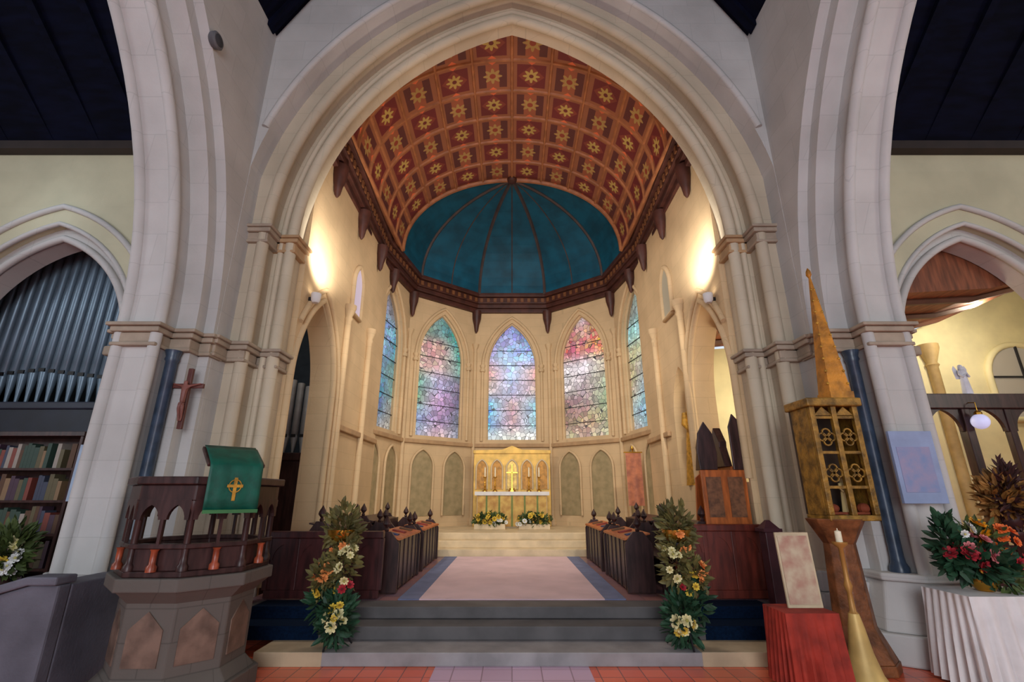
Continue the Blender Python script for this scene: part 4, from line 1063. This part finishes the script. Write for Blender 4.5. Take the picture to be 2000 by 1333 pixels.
# ---- white clothed flower table, right
t = thing('flower_table', 'table hidden beneath the white linen by the right pier', 'table', (4.64, 5.2, 0))
obj('table_top', MB().box(-.4, .4, -.25, .25, .76, .8), DARKWOOD, t)
for x in (-.34, .34):
    for y in (-.2, .2): obj('leg', MB().box(x - .02, x + .02, y - .02, y + .02, 0, .76), DARKWOOD, t)
tag(obj('white_table_cloth', skirt(0, 0, .42, .27, .815, .03, 160, .045, 26, .06), WHITECLOTH, None, (4.64, 5.2, 0), smooth=70), 'white linen cloth falling in folds over the flower table', 'tablecloth')
rng = random.Random(21)
t = thing('flower_arrangement', 'wide arrangement of red, pink and golden flowers on the white clothed table', 'flower arrangement', (4.64, 5.2, .82))
obj('vase', MB().lathe([(.07, 0), (.1, .04), (.12, .1), (.09, .18), (.1, .2)], 0, 0, 18), BRASS, t, smooth=50)
g = obj('foliage', foliage([(0, 0, .26, .3, .2, .14, 420), (-.26, -.02, .42, .1, .1, .26, 140)], rng, .13, .035), LEAFD, t); g['kind'] = 'stuff'
g = obj('pale_foliage', foliage([(.2, -.02, .12, .2, .18, .14, 160), (.05, 0, .45, .22, .12, .16, 120)], rng, .12, .02), LEAF, t); g['kind'] = 'stuff'
put_flowers(t, [('red', 9, -.14, -.02, .3, .2, .18, .1, 1.2), ('pink', 8, -.04, -.02, .38, .2, .18, .12, 1.1), ('gold', 4, .04, -.02, .56, .07, .08, .06, 1.3), ('orange', 7, .26, -.02, .45, .13, .12, .14, 1.1), ('red', 5, .24, 0, .3, .16, .16, .1, 1.0), ('white', 4, -.12, 0, .56, .12, .1, .08, .9)], rng)
# ---- timber screen in the right transept arch
ts = thing('timber_screen', 'dark timber screen with arched openings across the right transept arch', 'screen', (7.45, 7.2, 0))
obj('head_beam', MB().box(-1.38, 1.38, -.08, .08, 2.95, 3.18), DARKWOOD, ts, bevel=.015)
for k in range(5):
    x = -1.3 + .65 * k
    obj('post', MB().box(x - .05, x + .05, -.05, .05, 0, 2.95) if k != 1 else MB().box(x - .06, x + .06, -.07, .07, 0, 2.95), DARKWOOD, ts, bevel=.01)
    if k < 4:
        c = x + .325; p_ = arc(.24, 2.62, .1, 0, 8, c)
        obj('arched_head', MB().ribbon([(c - .275, 2.62), (p_[0][0], 2.62)] + p_ + [(p_[-1][0], 2.62), (c + .275, 2.62)], lambda u: 2.96, -.03, .03, 'x'), DARKWOOD, ts)
        obj('lower_panel', MB().box(c - .275, c + .275, -.02, .02, 0, 1.05), DARKWOOD, ts)
t = thing('angel_figure', 'small white winged figure standing on the dark screen beam', 'statue', (6.98, 7.2, 3.18)); robed(t, .46, mat('white_plaster', (214, 214, 222), .6), MATS['white_plaster'], True)
t = thing('globe_lamp', 'small white globe lamp hanging below the dark screen beam', 'lamp', (6.86, 7.02, 2.62))
obj('globe', MB().ball((0, 0, .12), .11, 14), emis('opal_globe', (196, 196, 232), .55), t, smooth=60); obj('cap', MB().lathe([(.05, .22), (.05, .25), (.02, .28)], 0, 0, 12), BRASS, t); obj('chain', MB().tube([(0, 0, .28), (0, .0, .4), (0, .12, .42)], .008, 6), BRASS, t)
rng = random.Random(31)
t = thing('dried_arrangement', 'golden brown dried foliage on a dark wooden stand before the screen', 'flower arrangement', (6.62, 6.75, 0))
obj('stand', MB().lathe([(.2, 0), (.18, .06), (.05, .12), (.05, 1.1), (.16, 1.2), (.16, 1.26)], 0, 0, 16), DARKWOOD, t, smooth=50)
obj('urn', MB().lathe([(.06, 1.26), (.14, 1.36), (.15, 1.46), (.1, 1.54)], 0, 0, 16), mat('dark_urn', (58, 34, 34), .4), t, smooth=50)
g = obj('foliage', foliage([(-.02, 0, 1.66, .26, .14, .3, 420)], rng, .16, .03), mat('dried_leaf', (150, 104, 50), .7, var=.4, scale=8), t); g['kind'] = 'stuff'
g = obj('dark_stems', foliage([(0, -.08, 1.72, .1, .06, .42, 200)], rng, .16, .025), mat('dark_dried_leaf', (70, 40, 38), .7, var=.3), t); g['kind'] = 'stuff'
t = thing('chapel_spotlight', 'round white spotlight glowing under the brown chapel ceiling', 'spotlight', (9.35, 8.5, 5.62))
obj('housing', MB().lathe([(.06, .0), (.1, .05), (.1, .16), (.04, .2)], 0, 0, 16), WHITECLOTH, t, smooth=50); obj('bulb', MB().ball((0, -.08, .02), .09, 12), emis('warm_bulb', (255, 244, 215), 6), t, smooth=60)
obj('rod', MB().tube([(0, 0, .18), (0, 0, .0 + .3)], .012, 6), IRON, t)

# ---- organ on the left
og = thing('pipe_organ', 'slate grey pipe organ in a dark case filling the left transept arch', 'organ', (-7.6, 8.0, 0))
obj('case', MB().box(-2.4, 2.2, -.25, 1.0, 0, 2.62), DARKWOOD, og, bevel=.01)
obj('impost', MB().box(-2.45, 2.25, -.4, 1.0, 2.62, 3.12), mat('organ_dark_blue', (22, 26, 40), .5, var=.2), og, bevel=.03)
obj('impost_moulding', MB().box(-2.48, 2.28, -.44, -.3, 3.02, 3.14), mat('organ_moulding', (40, 44, 58), .5), og, bevel=.02)
def pipe_mesh(r, L, hm):
    return MB().lathe([(r * .3, 0), (r * .45, hm * .3), (r, hm), (r, hm + .02), (r * .9, hm + .03), (r * .9, hm + .07), (r, hm + .08), (r, L), (r * .85, L + .005)], 0, 0, 16)
NP = 26
for k in range(NP):
    x = -2.2 + 4.25 * k / (NP - 1); c = abs(x + .35) / 2.4
    hm = .55 - .28 * c + .0; L = 3.4 - .6 * abs(math.sin(k * .5)); p_ = obj('pipe', pipe_mesh(.074, L, hm), PEWTER, og, (x, -.12, 3.14), smooth=50)
    obj('pipe_mouth', MB().box(-.05, .05, -.079, -.06, hm + .01, hm + .07), BLACK, p_)
ob = thing('chancel_organ_case', 'grey organ pipes over dark panelling inside the left chancel arch', 'organ', (-5.65, 9.6, 0), -PI / 2)
obj('case', MB().box(-.5, .12, 0, 1.6, 0, 2.35), DARKWOOD, ob, bevel=.01)
obj('sill', MB().box(-.5, .18, -.05, 1.65, 2.35, 2.5), DARKWOOD, ob, bevel=.02)
for k in range(9):
    p_ = obj('pipe', pipe_mesh(.07, 1.9 - .07 * k, .3), mat('grey_pipe', (150, 150, 150), .4, metal=.2), ob, (-.05, .12 + k * .17, 2.5), smooth=50)
    obj('pipe_mouth', MB().box(.058, .075, -.045, .045, .31, .37), BLACK, p_)

# ---- bookcase in the left transept
bc = thing('bookcase', 'dark wooden bookcase under the organ in the left transept', 'bookcase', (-6.5, 6.6, 0))
obj('carcass', MB().box(-.8, .8, .12, .16, 0, 2.5).box(-.8, -.76, -.16, .14, 0, 2.5).box(.76, .8, -.16, .14, 0, 2.5).box(-.82, .82, -.18, .16, 2.46, 2.52), DARKWOOD, bc, bevel=.005)
SH = [.45, .85, 1.25, 1.65, 2.05]
for z_ in SH: obj('shelf', MB().box(-.76, .76, -.15, .12, z_ - .03, z_), DARKWOOD, bc)
rng = random.Random(5)
BCOL = [((120, 60, 50), 'red'), ((60, 66, 84), 'slate blue'), ((92, 84, 60), 'olive'), ((130, 104, 76), 'tan'), ((70, 50, 64), 'plum'), ((50, 70, 60), 'green'), ((150, 140, 130), 'pale grey'), ((84, 58, 40), 'brown')]
bm_ = [mat('spine_%s' % n_.replace(' ', '_'), c_, .6) for c_, n_ in BCOL]; page = mat('page_block', (206, 196, 170), .8)
SN = ['lowest', 'second lowest', 'middle', 'second highest', 'top']; cnt = {}
ORD = ['first', 'second', 'third', 'fourth', 'fifth', 'sixth', 'seventh', 'eighth', 'ninth']
BL = {}
for si, z_ in enumerate(SH):
    x = -.74
    while x < .68:
        w = rng.uniform(.035, .075); h = rng.uniform(.22, .33); ci = rng.randrange(8)
        x += w
        if x > .74: break
        key = (si, ci); cnt[key] = cnt.get(key, 0) + 1
        b = thing('book', 'book', 'book', (-6.5 + x - w / 2, 6.5, z_), 0, 'books in the left transept bookcase')
        BL.setdefault(key, []).append(b)
        obj('cover', MB().box(-w / 2 + .001, w / 2 - .001, -.005, .0, 0, h).box(-w / 2 + .001, -w / 2 + .005, 0, .16, 0, h).box(w / 2 - .005, w / 2 - .001, 0, .16, 0, h), bm_[ci], b)
        obj('pages', MB().box(-w / 2 + .005, w / 2 - .005, 0, .155, .005, h - .01), page, b)
        if rng.random() < .1: x += .08
for (si, ci), lst in BL.items():
    for k, b in enumerate(lst[::-1]): b['label'] = '%s book on the %s shelf, %s of its colour from the right' % (BCOL[ci][1], SN[si], ORD[min(k, 8)])
# ---- left table with wine cloth and flowers
t = thing('occasional_table', 'table under the wine red cloth beside the left pier', 'table', (-6.02, 5.97, 0))
obj('table_top', MB().box(-.45, .45, -.2, .2, .58, .62), DARKWOOD, t)
for x in (-.4, .4):
    for y in (-.16, .16): obj('leg', MB().box(x - .02, x + .02, y - .02, y + .02, 0, .58), DARKWOOD, t)
tag(obj('wine_table_cloth', skirt(0, 0, .47, .22, .635, .03, 140, .012, 24, .02), WINECLOTH, None, (-6.02, 5.97, 0), smooth=70), 'wine red cloth over the table at the far left', 'tablecloth')
t = thing('flower_vase', 'mixed white and yellow flowers in a dark vase on the wine red cloth', 'flower arrangement', (-5.78, 5.95, .64))
obj('vase', MB().lathe([(.06, 0), (.09, .05), (.1, .14), (.06, .22), (.07, .24)], 0, 0, 16), MATS['dark_urn'], t, smooth=50)
rng = random.Random(41)
g = obj('foliage', foliage([(0, 0, .46, .24, .16, .28, 420)], rng, .13, .03), LEAF, t); g['kind'] = 'stuff'
put_flowers(t, [('yellow', 8, -.06, 0, .42, .18, .16, .16, 1.1), ('white', 6, .1, 0, .36, .14, .14, .12, 1.1), ('cream', 4, .0, 0, .5, .14, .12, .12, 1)], rng)

# ================================================================== LIGHT
def area(name, loc, target, size, power, col, shape='DISK'):
    d = bpy.data.lights.new(name, 'AREA'); d.size = size; d.energy = power; d.color = col; d.shape = shape
    o = bpy.data.objects.new(name, d); C.objects.link(o); o.location = loc
    o.rotation_euler = (Vector(target) - Vector(loc)).to_track_quat('-Z', 'Y').to_euler(); return o
def point(name, loc, power, col, r=.2):
    d = bpy.data.lights.new(name, 'POINT'); d.energy = power; d.color = col; d.shadow_soft_size = r
    o = bpy.data.objects.new(name, d); C.objects.link(o); o.location = loc; return o
def spot(name, loc, target, power, col, ang=90, blend=.6, r=.08):
    d = bpy.data.lights.new(name, 'SPOT'); d.energy = power; d.color = col; d.spot_size = math.radians(ang); d.spot_blend = blend; d.shadow_soft_size = r
    o = bpy.data.objects.new(name, d); C.objects.link(o); o.location = loc
    o.rotation_euler = (Vector(target) - Vector(loc)).to_track_quat('-Z', 'Y').to_euler(); return o
# added area fills standing in for unseen nave and transept windows
area('nave_daylight', (0, -6.3, 3.4), (0, 7, 2.2), 5.5, 640, (.9, .94, 1.0))
area('left_transept_daylight', (-11.8, 1.0, 4.6), (-6, 6.5, 3), 3, 230, (.84, .92, 1.0))
area('right_transept_daylight', (11.8, 1.0, 4.6), (6, 6.5, 3), 3, 230, (1, .96, .88))
# chancel floods behind the arch
for s in (-1, 1):
    spot('chancel_flood', (s * 2.95, 7.55, 5.35), (-s * .3, 14.0, 2.6), 400, (1, .93, .8), 100, .9)
    spot('arch_uplight', (s * 2.75, 7.6, 5.3), (s * 3.5, 8.0, 6.1), 260, (1, .95, .86), 100, .9)
area('sanctuary_glow', (0, 9.6, 7.6), (0, 13.2, 1.5), 2.5, 170, (1, .95, .86))  # added overhead fill for the sanctuary, no fixture there
spot('ceiling_flood', (0, 8.0, 4.0), (0, 10.2, 10), 360, (1, .86, .7), 110, .8, .3)  # added fill that brightens the painted barrel, no fixture there
spot('reredos_flood', (0, 11.0, 6.6), (0, 14.4, 2.4), 110, (1, .92, .7), 36, .8)  # added fill aimed at the reredos, no fixture there
point('chapel_lamp', (9.0, 8.5, 5.2), 170, (1, .9, .7), .15)
point('chapel_low_lamp', (5.2, 8.6, 3.4), 90, (1, .9, .68), .3)  # added fill for the chapel wall behind the chancel openings
point('organ_lamp', (-7.6, 6.3, 6.3), 9, (.75, .88, 1.0), .6)  # added dim cool fill in front of the organ pipes
point('organ_chamber_lamp', (-4.3, 8.6, 5.0), 30, (1, .97, .92), .2)  # added fill so the pipes inside the chancel arch show
world = bpy.data.worlds.new('world'); scene.world = world; world.use_nodes = True
world.node_tree.nodes['Background'].inputs[0].default_value = (.75, .85, 1, 1); world.node_tree.nodes['Background'].inputs[1].default_value = 1.0
scene.view_settings.view_transform = 'Standard'; scene.view_settings.look = 'None'; scene.view_settings.gamma = 1; scene.view_settings.exposure = 0
scene.cycles.use_denoising = True
